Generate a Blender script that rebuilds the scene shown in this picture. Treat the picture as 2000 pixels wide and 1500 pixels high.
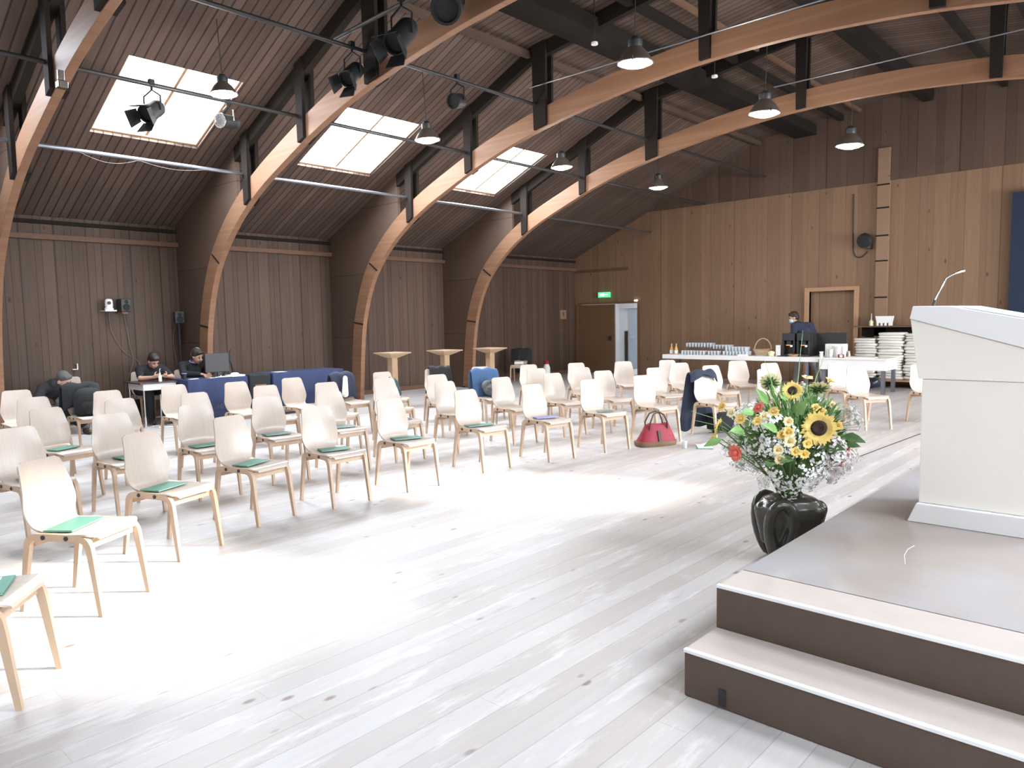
import bpy, bmesh, math, random
from mathutils import Vector, Matrix, Euler
for o in list(bpy.data.objects): bpy.data.objects.remove(o, do_unlink=True)
S = bpy.context.scene
COL = S.collection
PI = math.pi

# ------------------------------------------------------------------ camera
cam_d = bpy.data.cameras.new('camera'); cam = bpy.data.objects.new('camera', cam_d); COL.objects.link(cam)
cam_d.sensor_width = 36.0; cam_d.lens = 36.0 * 1435.5 / 2000.0
cam_d.clip_start = 0.05; cam_d.clip_end = 200
cm = Matrix(((0.737914, -0.044566, 0.673422), (0.674648, 0.0757, -0.734248), (-0.018256, 0.996134, 0.085926))).to_4x4()
cm.translation = (0, 0, 1.6)
cam.matrix_world = cm
S.camera = cam

# ------------------------------------------------------------------ view, world, sun, daylight
S.view_settings.view_transform = 'Standard'
S.view_settings.look = 'None'
S.view_settings.gamma = 1.0
S.view_settings.use_curve_mapping = False
S.view_settings.exposure = 0.60
SKY_L = 29.0        # radiance of the sky seen through the roof windows
W = bpy.data.worlds.new('sky'); S.world = W; W.use_nodes = True
bgn = W.node_tree.nodes['Background']; bgn.inputs[0].default_value = (0.86, 0.93, 1.0, 1); bgn.inputs[1].default_value = 6.0

sun_d = bpy.data.lights.new('sun', 'SUN'); sun_d.energy = 15.0; sun_d.angle = math.radians(3.5); sun_d.color = (1.0, 0.95, 0.86)
sun = bpy.data.objects.new('sun', sun_d); COL.objects.link(sun)
sun.rotation_euler = Vector((-6.7, -6.1, -4.65)).to_track_quat('-Z', 'Y').to_euler()
sun.location = (8, 14, 12)

def area(name, loc, direction, sx, sy, radiance, color, up='Y'):
    d = bpy.data.lights.new(name, 'AREA'); d.shape = 'RECTANGLE'; d.size = sx; d.size_y = sy
    d.energy = radiance * sx * sy * PI; d.color = color
    o = bpy.data.objects.new(name, d); COL.objects.link(o); o.location = loc
    o.rotation_euler = Vector(direction).to_track_quat('-Z', up).to_euler()
    return o

# hall geometry (metres): X across the hall, Y along it
XL, XR, YN, YF, XC = -13.6, 5.2, -6.5, 17.7, -4.2
Z_EAVE, M_LOW, X_KINK, M_UP = 3.4, 0.43, -7.85, 0.14
Z_KINK = Z_EAVE + M_LOW * (X_KINK - XL)
Z_RIDGE = Z_KINK + M_UP * (XC - X_KINK)
def roof_z(x):
    if x > XC: x = 2 * XC - x
    return Z_EAVE + M_LOW * (x - XL) if x < X_KINK else Z_KINK + M_UP * (x - X_KINK)
SKX0, SKX1 = -11.42, -9.9
SKY_Y = [(-5.3, -3.8), (-1.95, -0.45), (1.3, 2.3), (3.82, 5.34), (7.08, 8.62), (10.72, 12.0), (14.2, 15.6)]
SKY_R = [(-5.3, -3.8), (-1.95, -0.45), (1.3, 2.3), (3.82, 5.34), (6.40, 8.62), (10.72, 12.0)]  # unseen right slope; one opening lengthened to spread the sun patch on the floor
ARCH_Y = [-3.75, -0.5, 2.75, 5.85, 9.1, 12.35]
nl = Vector((-M_LOW, 0, 1)).normalized()
for side in (-1, 1):                                   # daylight of the sky, one lamp per roof window
    for (a, b) in (SKY_Y[:6] if side < 0 else SKY_R):
        xm = (SKX0 + SKX1) / 2
        zc = roof_z(xm); n = nl.copy(); x = xm
        if side > 0: x = 2 * XC - xm; n = Vector((-n.x, 0, n.z))
        p = Vector((x, (a + b) / 2, zc)) + n * 0.30
        area('skylight_daylight', p, -n, 1.6, b - a + 0.05, SKY_L, (0.80, 0.90, 1.0), 'Y')

# ------------------------------------------------------------------ node helpers
class NT:
    def __init__(s, name):
        s.m = bpy.data.materials.new(name); s.m.use_nodes = True; s.t = s.m.node_tree; s.n = s.t.nodes; s.l = s.t.links
        s.b = s.n['Principled BSDF']
        s._c = None
    def coord(s):
        if s._c is None: s._c = s.n.new('ShaderNodeTexCoord').outputs['Object']
        return s._c
    def put(s, inp, v):
        if isinstance(v, bpy.types.NodeSocket): s.l.new(v, inp)
        elif isinstance(v, (tuple, list)) and len(v) == 3 and inp.type == 'RGBA': inp.default_value = (*v, 1)
        else: inp.default_value = v
    def math(s, op, a, b=0.0, c=0.0, clamp=False):
        n = s.n.new('ShaderNodeMath'); n.operation = op; n.use_clamp = clamp
        s.put(n.inputs[0], a); s.put(n.inputs[1], b); s.put(n.inputs[2], c); return n.outputs[0]
    def xyz(s):
        n = s.n.new('ShaderNodeSeparateXYZ'); s.l.new(s.coord(), n.inputs[0]); return n.outputs
    def comb(s, x, y, z):
        n = s.n.new('ShaderNodeCombineXYZ'); s.put(n.inputs[0], x); s.put(n.inputs[1], y); s.put(n.inputs[2], z); return n.outputs[0]
    def noise(s, vec, scale, detail=3.0, rough=0.55, out=0):
        n = s.n.new('ShaderNodeTexNoise'); s.l.new(vec, n.inputs['Vector']); n.inputs['Scale'].default_value = scale
        n.inputs['Detail'].default_value = detail; n.inputs['Roughness'].default_value = rough; return n.outputs[out]
    def white(s, v):
        n = s.n.new('ShaderNodeTexWhiteNoise'); n.noise_dimensions = '1D'; s.put(n.inputs['W'], v); return n.outputs['Value']
    def mix(s, f, a, b, mode='MIX'):
        n = s.n.new('ShaderNodeMix'); n.data_type = 'RGBA'; n.blend_type = mode
        s.put(n.inputs[0], f); s.put(n.inputs[6], a); s.put(n.inputs[7], b); return n.outputs[2]
    def ramp(s, v, stops):
        n = s.n.new('ShaderNodeValToRGB'); e = n.color_ramp.elements
        while len(e) < len(stops): e.new(0.5)
        for i, (p, c) in enumerate(stops): e[i].position = p; e[i].color = (*c, 1)
        s.put(n.inputs[0], v); return n.outputs[0]
    def bump(s, h, strength=0.3, dist=0.01):
        n = s.n.new('ShaderNodeBump'); n.inputs['Strength'].default_value = strength; n.inputs['Distance'].default_value = dist
        s.put(n.inputs['Height'], h); s.l.new(n.outputs[0], s.b.inputs['Normal'])
    def base(s, c): s.put(s.b.inputs['Base Color'], c)
    def set(s, **k):
        for a, v in k.items(): s.put(s.b.inputs[a.replace('_', ' ')], v)
        return s

def plain(name, col, rough=0.6, metal=0.0, var=0.12, scale=30.0, spec=None, emit=None, estr=0.0):
    t = NT(name)
    f = t.noise(t.coord(), scale, 2.0)
    a = tuple(max(0, c * (1 - var)) for c in col); b = tuple(min(1, c * (1 + var)) for c in col)
    t.base(t.mix(f, a, b)); t.set(Roughness=rough, Metallic=metal)
    if spec is not None: t.b.inputs['Specular IOR Level'].default_value = spec
    if emit: t.b.inputs['Emission Color'].default_value = (*emit, 1); t.b.inputs['Emission Strength'].default_value = estr
    return t.m

def planks(name, across, along, width, c_dark, c_light, seam=0.10, seam_col=0.35, knots=0.5, knot_scale=2.2, rough=0.6, grain=1.0, bump=0.25, extra=None, joints=0.0, knot_col=None, spec=0.3, stagger=0.0):
    """boards running along axis `along`, laid side by side on axis `across` (world coordinates)"""
    t = NT(name); o = t.xyz()
    u, v = o[across], o[along]
    w = t.math('DIVIDE', u, width)
    if stagger > 0:
        w = t.math('ADD', w, t.math('MULTIPLY', t.math('SINE', t.math('MULTIPLY', w, 2.3)), stagger))
    idx = t.math('FLOOR', w); fr = t.math('FRACT', w)
    rnd = t.white(idx); rnd2 = t.white(t.math('ADD', idx, 37.7))
    off = t.math('MULTIPLY', rnd, 13.0)
    # grain: noise stretched along the board, shifted per board
    gv = t.comb(t.math('MULTIPLY', u, 28.0), t.math('ADD', t.math('MULTIPLY', v, 1.3), off), off)
    g = t.noise(gv, 1.0, 4.0, 0.6)
    col = t.mix(t.math('ADD', t.math('MULTIPLY', rnd, 0.75), t.math('MULTIPLY', t.math('SUBTRACT', g, 0.5), 1.2 * grain), clamp=True), c_dark, c_light)
    # knots
    kv = t.comb(t.math('MULTIPLY', u, 1.6), t.math('ADD', t.math('MULTIPLY', v, 0.8), off), rnd2)
    vo = t.n.new('ShaderNodeTexVoronoi'); vo.inputs['Scale'].default_value = knot_scale; t.l.new(kv, vo.inputs['Vector'])
    kn = t.math('MULTIPLY', t.math('SUBTRACT', 1.0, t.math('DIVIDE', vo.outputs['Distance'], 0.10), clamp=True), 2.0, clamp=True)
    kc = knot_col or tuple(c * 0.35 for c in c_dark)
    col = t.mix(t.math('MULTIPLY', kn, knots), col, kc)
    # seams
    d = t.math('ABSOLUTE', t.math('SUBTRACT', fr, 0.5))
    sm = t.math('GREATER_THAN', d, 0.5 - seam * 0.5)
    if joints > 0:
        jw = t.math('FRACT', t.math('ADD', t.math('DIVIDE', v, joints), rnd2))
        sm = t.math('MAXIMUM', sm, t.math('MULTIPLY', t.math('LESS_THAN', jw, 0.0012), 0.8))
    col = t.mix(t.math('MULTIPLY', sm, 1.0 - seam_col), col, tuple(c * 0.25 for c in c_dark))
    if extra: col = extra(t, col, u, v, g)
    t.base(col); t.set(Roughness=rough); t.b.inputs['Specular IOR Level'].default_value = spec
    if bump: t.bump(t.math('SUBTRACT', t.math('MULTIPLY', g, 0.3), sm), bump, 0.008)
    return t.m

def floor_wear(t, col, u, v, g):
    wv = t.comb(t.math('MULTIPLY', u, 2.6), t.math('MULTIPLY', v, 0.5), 0.0)
    w1 = t.math('MULTIPLY', t.math('SUBTRACT', t.noise(wv, 1.0, 6.0, 0.72), 0.50), 5.0, clamp=True)
    w2 = t.math('MULTIPLY', t.math('SUBTRACT', t.noise(t.comb(t.math('MULTIPLY', u, 9.0), t.math('MULTIPLY', v, 1.6), 3.0), 1.0, 5.0, 0.7), 0.54), 7.0, clamp=True)
    col = t.mix(t.math('MULTIPLY', w1, 0.55), col, (0.47, 0.46, 0.50))
    col = t.mix(t.math('MULTIPLY', w2, 0.35), col, (0.86, 0.86, 0.88))
    d = t.math('MULTIPLY', t.math('SUBTRACT', t.noise(wv, 2.3, 5.0, 0.7), 0.60), 6.0, clamp=True)
    return t.mix(t.math('MULTIPLY', d, 0.60), col, (0.27, 0.24, 0.25))

M = {}
M['floor'] = planks('pale worn floor boards', 0, 1, 0.135, (0.45, 0.405, 0.38), (0.58, 0.55, 0.54), seam=0.04, seam_col=0.68, knots=0.8, knot_scale=3.1, rough=0.42, grain=0.6, bump=0.10, extra=floor_wear, joints=3.7, knot_col=(0.17, 0.10, 0.07), spec=0.5)
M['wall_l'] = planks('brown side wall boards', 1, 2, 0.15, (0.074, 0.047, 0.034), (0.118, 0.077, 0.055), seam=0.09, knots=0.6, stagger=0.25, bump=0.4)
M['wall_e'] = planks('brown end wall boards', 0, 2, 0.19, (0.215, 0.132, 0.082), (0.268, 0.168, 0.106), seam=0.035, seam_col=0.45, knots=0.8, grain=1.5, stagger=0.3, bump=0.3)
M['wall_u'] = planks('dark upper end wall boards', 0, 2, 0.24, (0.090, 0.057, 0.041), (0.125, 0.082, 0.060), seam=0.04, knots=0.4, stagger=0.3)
M['roof'] = planks('brown roof boards', 1, 0, 0.125, (0.090, 0.060, 0.048), (0.150, 0.104, 0.083), seam=0.16, seam_col=0.10, knots=0.3, bump=0.7)
M['arch'] = planks('orange glulam', 2, 0, 0.045, (0.225, 0.118, 0.068), (0.275, 0.150, 0.090), seam=0.05, seam_col=0.8, knots=0.25, bump=0.05)
M['web'] = planks('brown plywood web', 2, 0, 1.3, (0.090, 0.058, 0.043), (0.110, 0.072, 0.053), seam=0.01, knots=0.2, bump=0.05)
M['dark'] = planks('dark stained timber', 2, 1, 0.5, (0.018, 0.015, 0.013), (0.026, 0.020, 0.017), seam=0.0, knots=0.2, bump=0.1, rough=0.9, spec=0.1)
M['batten'] = planks('brown batten', 1, 2, 3.0, (0.13, 0.072, 0.046), (0.17, 0.094, 0.060), seam=0.0, knots=0.2, bump=0.1)
M['door'] = planks('ochre brown door', 2, 0, 5.0, (0.150, 0.085, 0.046), (0.185, 0.108, 0.060), seam=0.0, knots=0.1, bump=0.1)
M['trimpost'] = planks('timber post', 2, 0, 5.0, (0.25, 0.16, 0.105), (0.30, 0.195, 0.13), seam=0.0, knots=0.5)
M['frame'] = planks('light door frame timber', 2, 0, 6.0, (0.40, 0.24, 0.14), (0.48, 0.30, 0.18), seam=0.0, knots=0.1, bump=0.05)

def ply(name, c1, c2, rough=0.32, axis=2):
    t = NT(name); o = t.xyz()
    s = [9.0, 60.0, 2.5] if axis == 2 else [3.0, 60.0, 9.0]
    g = t.noise(t.comb(t.math('MULTIPLY', o[0], s[0]), t.math('MULTIPLY', o[1], s[1]), t.math('MULTIPLY', o[2], s[2])), 1.0, 3.0)
    t.base(t.mix(g, c1, c2)); t.set(Roughness=rough); t.b.inputs['Specular IOR Level'].default_value = 0.5
    return t.m
M['ply'] = ply('birch plywood', (0.50, 0.42, 0.36), (0.60, 0.52, 0.455), 0.27)
M['leg'] = ply('beech leg', (0.46, 0.325, 0.225), (0.57, 0.42, 0.30), 0.4)
M['rail'] = ply('beech rail', (0.40, 0.27, 0.18), (0.50, 0.35, 0.24), 0.45)
M['bolt'] = plain('black bolt', (0.03, 0.03, 0.032), 0.4)
M['sticker'] = plain('white sticker', (0.9, 0.9, 0.92), 0.5, var=0.02)
M['green'] = plain('green booklet cover', (0.075, 0.255, 0.185), 0.5, var=0.06)
M['teal'] = plain('grey teal booklet cover', (0.16, 0.27, 0.25), 0.5, var=0.06)
M['bluebook'] = plain('blue white sheet', (0.30, 0.36, 0.72), 0.5, var=0.2, scale=8)
M['navybook'] = plain('navy booklet cover', (0.03, 0.05, 0.10), 0.5)
M['paper'] = plain('white paper', (0.85, 0.86, 0.88), 0.7, var=0.02)
M['blackcloth'] = plain('black cloth', (0.017, 0.018, 0.020), 0.9, var=0.2, scale=60)
M['navycloth'] = plain('navy cloth', (0.028, 0.035, 0.065), 0.85, var=0.2, scale=60)
M['denim'] = plain('blue denim', (0.06, 0.13, 0.27), 0.85, var=0.25, scale=50)
M['greycloth'] = plain('grey olive cloth', (0.12, 0.13, 0.13), 0.9, var=0.6, scale=9)
M['bluetable'] = plain('dark blue tablecloth', (0.026, 0.040, 0.105), 0.8, var=0.15, scale=14)
M['trouser'] = plain('grey trousers', (0.33, 0.33, 0.34), 0.9, var=0.15, scale=12)
M['camo'] = plain('patterned dark trousers', (0.10, 0.10, 0.11), 0.9, var=0.9, scale=14)
M['skin'] = plain('skin', (0.62, 0.36, 0.27), 0.55, var=0.05, scale=12)
M['hair'] = plain('dark hair', (0.025, 0.019, 0.016), 0.6, var=0.3, scale=90)
M['greyhair'] = plain('grey hair', (0.10, 0.095, 0.09), 0.7, var=0.4, scale=80)
M['eye'] = plain('eye', (0.03, 0.02, 0.02), 0.2)
M['lip'] = plain('lip', (0.42, 0.18, 0.15), 0.5)
M['mask'] = plain('pale blue mask', (0.50, 0.74, 0.86), 0.7, var=0.03)
M['white'] = plain('white paint', (0.84, 0.84, 0.84), 0.45, var=0.02, scale=5)
M['lectern'] = plain('cream white lacquer', (0.90, 0.86, 0.79), 0.4, var=0.02, scale=3)
M['chrome'] = plain('chrome', (0.75, 0.77, 0.80), 0.18, 1.0, var=0.02)
M['steel'] = plain('bright steel pipe', (0.26, 0.28, 0.32), 0.35, 0.9, var=0.1)
M['blackmetal'] = plain('black metal', (0.025, 0.026, 0.028), 0.45, var=0.15)
M['spotblack'] = plain('matt black lamp housing', (0.014, 0.015, 0.017), 0.6, spec=0.3)
M['darkpipe'] = plain('dark steel pipe', (0.024, 0.023, 0.024), 0.5, 0.0, var=0.15)
M['shade'] = plain('grey aluminium lamp shade', (0.17, 0.14, 0.12), 0.35, 0.5, var=0.05)
M['lampglow'] = plain('lit lamp', (1, 1, 1), 0.5, emit=(1.0, 0.97, 0.93), estr=30.0)
M['screen_led'] = plain('blue led', (0.2, 0.5, 1), 0.5, emit=(0.35, 0.6, 1.0), estr=1.6)
M['ledwhite'] = plain('white led', (1, 1, 1), 0.5, emit=(0.9, 1.0, 1.0), estr=3.0)
M['ledred'] = plain('orange led', (1, 0.3, 0.1), 0.5, emit=(1.0, 0.25, 0.1), estr=0.8)
M['exitgreen'] = plain('exit sign green', (0.1, 0.7, 0.25), 0.5, emit=(0.10, 0.75, 0.28), estr=0.9)
M['exitwhite'] = plain('exit sign white', (0.9, 1, 0.9), 0.5, emit=(0.85, 1.0, 0.88), estr=1.1)
t_ = NT('grey brown stage lino')
f_ = t_.math('MULTIPLY', t_.math('SUBTRACT', t_.noise(t_.coord(), 1.1, 3.0), 0.40), 4.0, clamp=True)
c_ = t_.mix(f_, (0.36, 0.30, 0.265), (0.42, 0.41, 0.43))
c_ = t_.mix(t_.math('MULTIPLY', t_.noise(t_.coord(), 26.0, 6.0, 0.75), 0.35), c_, (0.22, 0.20, 0.20))
sc_ = t_.math('GREATER_THAN', t_.noise(t_.coord(), 5.5, 8.0, 0.85), 0.71)
c_ = t_.mix(t_.math('MULTIPLY', sc_, 0.5), c_, (0.66, 0.64, 0.62))
t_.base(c_); t_.set(Roughness=0.34); M['carpet'] = t_.m
M['riser'] = plain('brown linoleum riser', (0.100, 0.067, 0.050), 0.5, var=0.14, scale=16)
M['tread'] = plain('tan linoleum tread', (0.50, 0.43, 0.39), 0.42, var=0.07, scale=9)
M['nosing'] = plain('white nosing strip', (0.84, 0.86, 0.88), 0.4, var=0.01)
M['basket'] = plain('wicker', (0.62, 0.47, 0.32), 0.7, var=0.3, scale=60)
M['towel'] = plain('white linen', (0.80, 0.78, 0.74), 0.9, var=0.05, scale=12)
M['porcelain'] = plain('porcelain', (0.88, 0.88, 0.87), 0.25, var=0.01)
M['red'] = plain('red nylon', (0.30, 0.016, 0.036), 0.6, var=0.25, scale=7)
M['leather'] = plain('brown leather', (0.19, 0.105, 0.055), 0.5, var=0.2, scale=18)
M['darkleather'] = plain('dark leather', (0.045, 0.028, 0.022), 0.5, var=0.2, scale=18)
M['ceramic'] = plain('black glazed ceramic', (0.050, 0.046, 0.038), 0.26, var=0.3, scale=6, spec=0.8)
M['yellow'] = plain('yellow petal', (0.90, 0.66, 0.20), 0.55, var=0.08, scale=40)
M['paleyellow'] = plain('pale yellow petal', (0.92, 0.82, 0.50), 0.55, var=0.08, scale=40)
M['disc'] = plain('dark seed disc', (0.045, 0.022, 0.014), 0.9, var=0.5, scale=160)
M['leafg'] = plain('fresh green leaf', (0.24, 0.44, 0.14), 0.5, var=0.3, scale=14)
M['leafd'] = plain('dark green leaf', (0.085, 0.17, 0.055), 0.55, var=0.3, scale=14)
M['stem'] = plain('green stem', (0.12, 0.22, 0.06), 0.6, var=0.2)
M['whitefl'] = plain('white blossom', (0.95, 0.94, 0.94), 0.6, var=0.05, scale=40)
M['pinkfl'] = plain('pale pink blossom', (0.88, 0.76, 0.80), 0.6, var=0.08, scale=40)
M['coral'] = plain('coral petal', (0.80, 0.18, 0.12), 0.55, var=0.15, scale=30)
M['amber'] = plain('amber bottle', (0.65, 0.38, 0.10), 0.2, var=0.1)
M['redjuice'] = plain('dark red juice', (0.18, 0.015, 0.03), 0.15, var=0.05)
M['blueglass'] = plain('grey blue door', (0.50, 0.58, 0.68), 0.35, var=0.05, scale=3)
M['roomwhite'] = plain('white room wall', (0.85, 0.87, 0.90), 0.7, var=0.01)
M['screencloth'] = plain('navy stage cloth', (0.014, 0.026, 0.055), 0.9, var=0.15, scale=8)
M['cable'] = plain('pale cable', (0.22, 0.17, 0.145), 0.6)
M['blackcable'] = plain('black cable', (0.03, 0.03, 0.03), 0.6)
M['hightable'] = plain('raw spruce', (0.42, 0.29, 0.18), 0.6, var=0.12, scale=10)
M['desktop'] = plain('dark red brown desktop', (0.07, 0.038, 0.036), 0.3, var=0.1)
M['sign'] = plain('wood sign', (0.30, 0.16, 0.10), 0.6)
M['candle'] = plain('pale yellow wax', (0.80, 0.78, 0.50), 0.5)
def glass(name, col=(1, 1, 1), mixf=0.82, rough=0.03):
    t = NT(name); tr = t.n.new('ShaderNodeBsdfTransparent'); tr.inputs[0].default_value = (*col, 1)
    t.base(col); t.set(Roughness=rough); t.b.inputs['Specular IOR Level'].default_value = 0.8
    mx = t.n.new('ShaderNodeMixShader'); mx.inputs[0].default_value = mixf
    out = t.n['Material Output']
    t.l.new(t.b.outputs[0], mx.inputs[1]); t.l.new(tr.outputs[0], mx.inputs[2]); t.l.new(mx.outputs[0], out.inputs[0])
    return t.m
M['glass'] = glass('window glass', (1, 1, 1), 0.94)
M['tumbler'] = glass('drinking glass', (0.86, 0.90, 0.93), 0.5, 0.08)

# ------------------------------------------------------------------ mesh helpers
def bm_new(): return bmesh.new()
def quat_to(d): return Vector((0, 0, 1)).rotation_difference(Vector(d).normalized())
def box(bm, a, b, rot=None, piv=None):
    x0, y0, z0 = a; x1, y1, z1 = b
    vs = [Vector(p) for p in ((x0,y0,z0),(x1,y0,z0),(x1,y1,z0),(x0,y1,z0),(x0,y0,z1),(x1,y0,z1),(x1,y1,z1),(x0,y1,z1))]
    if rot is not None:
        pv = Vector(piv) if piv is not None else sum(vs, Vector()) / 8
        vs = [pv + rot @ (v - pv) for v in vs]
    v = [bm.verts.new(p) for p in vs]
    for f in ((0,3,2,1),(4,5,6,7),(0,1,5,4),(1,2,6,5),(2,3,7,6),(3,0,4,7)): bm.faces.new([v[i] for i in f])
    return bm
def ring_loft(bm, rings, cap=True, closed=False):
    R_ = [[bm.verts.new(p) for p in r] for r in rings]
    n = len(R_[0]); m = len(R_)
    for i in range(m if closed else m - 1):
        a, b = R_[i], R_[(i + 1) % m]
        for k in range(n): bm.faces.new((a[k], a[(k+1) % n], b[(k+1) % n], b[k]))
    if cap and not closed:
        bm.faces.new(list(reversed(R_[0]))); bm.faces.new(R_[-1])
    return bm
def tube(bm, pts, r, n=8, closed=False):
    pts = [Vector(p) for p in pts]; rr = r if isinstance(r, (list, tuple)) else [r] * len(pts)
    rings = []; prev = None
    for i, p in enumerate(pts):
        if closed: t = pts[(i+1) % len(pts)] - pts[i-1]
        else: t = pts[min(i+1, len(pts)-1)] - pts[max(i-1, 0)]
        t.normalize()
        if prev is None:
            a = Vector((0,0,1)) if abs(t.z) < 0.9 else Vector((1,0,0))
            u = t.cross(a).normalized()
        else: u = (prev - t * prev.dot(t)).normalized()
        prev = u; v = t.cross(u)
        rings.append([p + (u * math.cos(2*PI*k/n) + v * math.sin(2*PI*k/n)) * rr[i] for k in range(n)])
    return ring_loft(bm, rings, True, closed)
def lathe(bm, prof, c=(0,0,0), n=24, sx=1.0, sy=1.0, rot=None):
    c = Vector(c); rings = []
    for r, z in prof:
        ring = []
        for k in range(n):
            p = Vector((max(r, 1e-4) * math.cos(2*PI*k/n) * sx, max(r, 1e-4) * math.sin(2*PI*k/n) * sy, z))
            if rot is not None: p = rot @ p
            ring.append(c + p)
        rings.append(ring)
    return ring_loft(bm, rings, True)
def ball(bm, c, r, seg=12, sc=(1,1,1), rot=None):
    c = Vector(c); n = seg; rings = []
    for i in range(1, n // 2):
        th = PI * i / (n // 2)
        ring = []
        for k in range(n):
            p = Vector((r*math.sin(th)*math.cos(2*PI*k/n)*sc[0], r*math.sin(th)*math.sin(2*PI*k/n)*sc[1], -r*math.cos(th)*sc[2]))
            if rot is not None: p = rot @ p
            ring.append(c + p)
        rings.append(ring)
    R_ = [[bm.verts.new(p) for p in rg] for rg in rings]
    for i in range(len(R_)-1):
        for k in range(n): bm.faces.new((R_[i][k], R_[i][(k+1) % n], R_[i+1][(k+1) % n], R_[i+1][k]))
    pb = Vector((0,0,-r*sc[2])); pt = Vector((0,0,r*sc[2]))
    if rot is not None: pb = rot @ pb; pt = rot @ pt
    b = bm.verts.new(c + pb); t = bm.verts.new(c + pt)
    for k in range(n):
        bm.faces.new((b, R_[0][(k+1) % n], R_[0][k])); bm.faces.new((t, R_[-1][k], R_[-1][(k+1) % n]))
    return bm
def capsule(bm, a, b, ra, rb, n=12):
    a = Vector(a); b = Vector(b); d = b - a; L = d.length
    if L < 1e-5: return ball(bm, a, max(ra, rb), n)
    q = quat_to(d); prof = []
    for i in range(5): th = PI/2 * i / 5; prof.append((ra*math.sin(th), -ra*math.cos(th)))
    prof.append((ra, 0)); prof.append((rb, L))
    for i in range(1, 6): th = PI/2 * i / 5; prof.append((rb*math.cos(th), L + rb*math.sin(th)))
    return lathe(bm, prof, a, n, rot=q)
def prism(bm, poly, axis, a, b):
    """poly: list of 2D points in the plane normal to axis (0:x 1:y 2:z)"""
    def mk(p, t):
        return {0: (t, p[0], p[1]), 1: (p[0], t, p[1]), 2: (p[0], p[1], t)}[axis]
    A = [bm.verts.new(mk(p, a)) for p in poly]; B = [bm.verts.new(mk(p, b)) for p in poly]
    n = len(poly)
    bm.faces.new(A); bm.faces.new(list(reversed(B)))
    for k in range(n): bm.faces.new((A[k], B[k], B[(k+1) % n], A[(k+1) % n]))
    return bm
def strip_solid(bm, low, high, y0, y1):
    """solid between two XZ polylines (same length), extruded in Y, as quads"""
    rings = [[(l[0], y0, l[1]), (l[0], y1, l[1]), (h[0], y1, h[1]), (h[0], y0, h[1])] for l, h in zip(low, high)]
    return ring_loft(bm, rings, True)

def obj(name, bm, m, parent=None, smooth=False, bevel=0.0, sub=0, remesh=0.0, loc=None, angle=40):
    bmesh.ops.recalc_face_normals(bm, faces=bm.faces[:])
    me = bpy.data.meshes.new(name); bm.to_mesh(me); bm.free()
    me.materials.append(M[m] if isinstance(m, str) else m)
    if smooth:
        for p in me.polygons: p.use_smooth = True
    o = bpy.data.objects.new(name, me); COL.objects.link(o)
    if parent: o.parent = parent
    if loc: o.location = loc
    if remesh:
        r = o.modifiers.new('remesh', 'REMESH'); r.mode = 'VOXEL'; r.voxel_size = remesh; r.use_smooth_shade = True
        s = o.modifiers.new('smooth', 'SMOOTH'); s.factor = 0.5; s.iterations = 4
    if bevel:
        b = o.modifiers.new('bevel', 'BEVEL'); b.width = bevel; b.segments = 2; b.limit_method = 'ANGLE'; b.angle_limit = math.radians(angle)
    if sub:
        s = o.modifiers.new('sub', 'SUBSURF'); s.levels = sub; s.render_levels = sub
    if smooth and not remesh and not sub:
        try: me.set_sharp_from_angle(angle=math.radians(angle))
        except Exception: pass
    return o
def tag(o, label, cat, group=None, kind=None):
    if label: o['label'] = label
    if cat: o['category'] = cat
    if group: o['group'] = group
    if kind: o['kind'] = kind
    return o
def thing(name, label, cat, loc=(0,0,0), rotz=0.0, group=None):
    o = bpy.data.objects.new(name, None); COL.objects.link(o); o.location = loc; o.rotation_euler = (0,0,rotz); o.empty_display_size = 0.1
    return tag(o, label, cat, group)
def struct(name, bm, m, parent=None, **k):
    o = obj(name, bm, m, parent, **k)
    if not parent: o['kind'] = 'structure'
    return o
def dup(root, loc, rotz, label=None, group=None):
    r = root.copy(); COL.objects.link(r); r.location = loc; r.rotation_euler = (0, 0, rotz)
    if label: r['label'] = label
    if group: r['group'] = group
    for ch in list(root.children):
        c = ch.copy(); COL.objects.link(c); c.parent = r
        for g in ch.children:
            d = g.copy(); COL.objects.link(d); d.parent = c
    return r

# ================================================================== STRUCTURE
bm = box(bm_new(), (XL - 0.2, YN - 0.2, -0.12), (XR + 0.2, YF + 0.2, 0)); struct('floor', bm, 'floor')
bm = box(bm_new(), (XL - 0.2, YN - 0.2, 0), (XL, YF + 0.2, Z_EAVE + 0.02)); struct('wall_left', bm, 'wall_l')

# roof: boards with openings for the roof windows
def slab(bm, x0, x1, y0, y1, th=0.06):
    z0, z1 = roof_z(x0), roof_z(x1)
    prism(bm, [(x0, z0), (x1, z1), (x1, z1 + th), (x0, z0 + th)], 1, y0, y1)
bm = bm_new()
for side in (-1, 1):
    f = (lambda x: x) if side < 0 else (lambda x: 2 * XC - x)
    def sl(xa, xb, y0, y1):
        a, b = sorted((f(xa), f(xb))); slab(bm, a, b, y0, y1)
    sl(XL - 0.2, SKX0, YN, YF); sl(SKX1, X_KINK, YN, YF); sl(X_KINK, XC, YN, YF)
    ys = YN
    for (a, b) in (SKY_Y[:6] if side < 0 else SKY_R):
        sl(SKX0, SKX1, ys, a); ys = b
    sl(SKX0, SKX1, ys, YF)
struct('ceiling', bm, 'roof')

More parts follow.
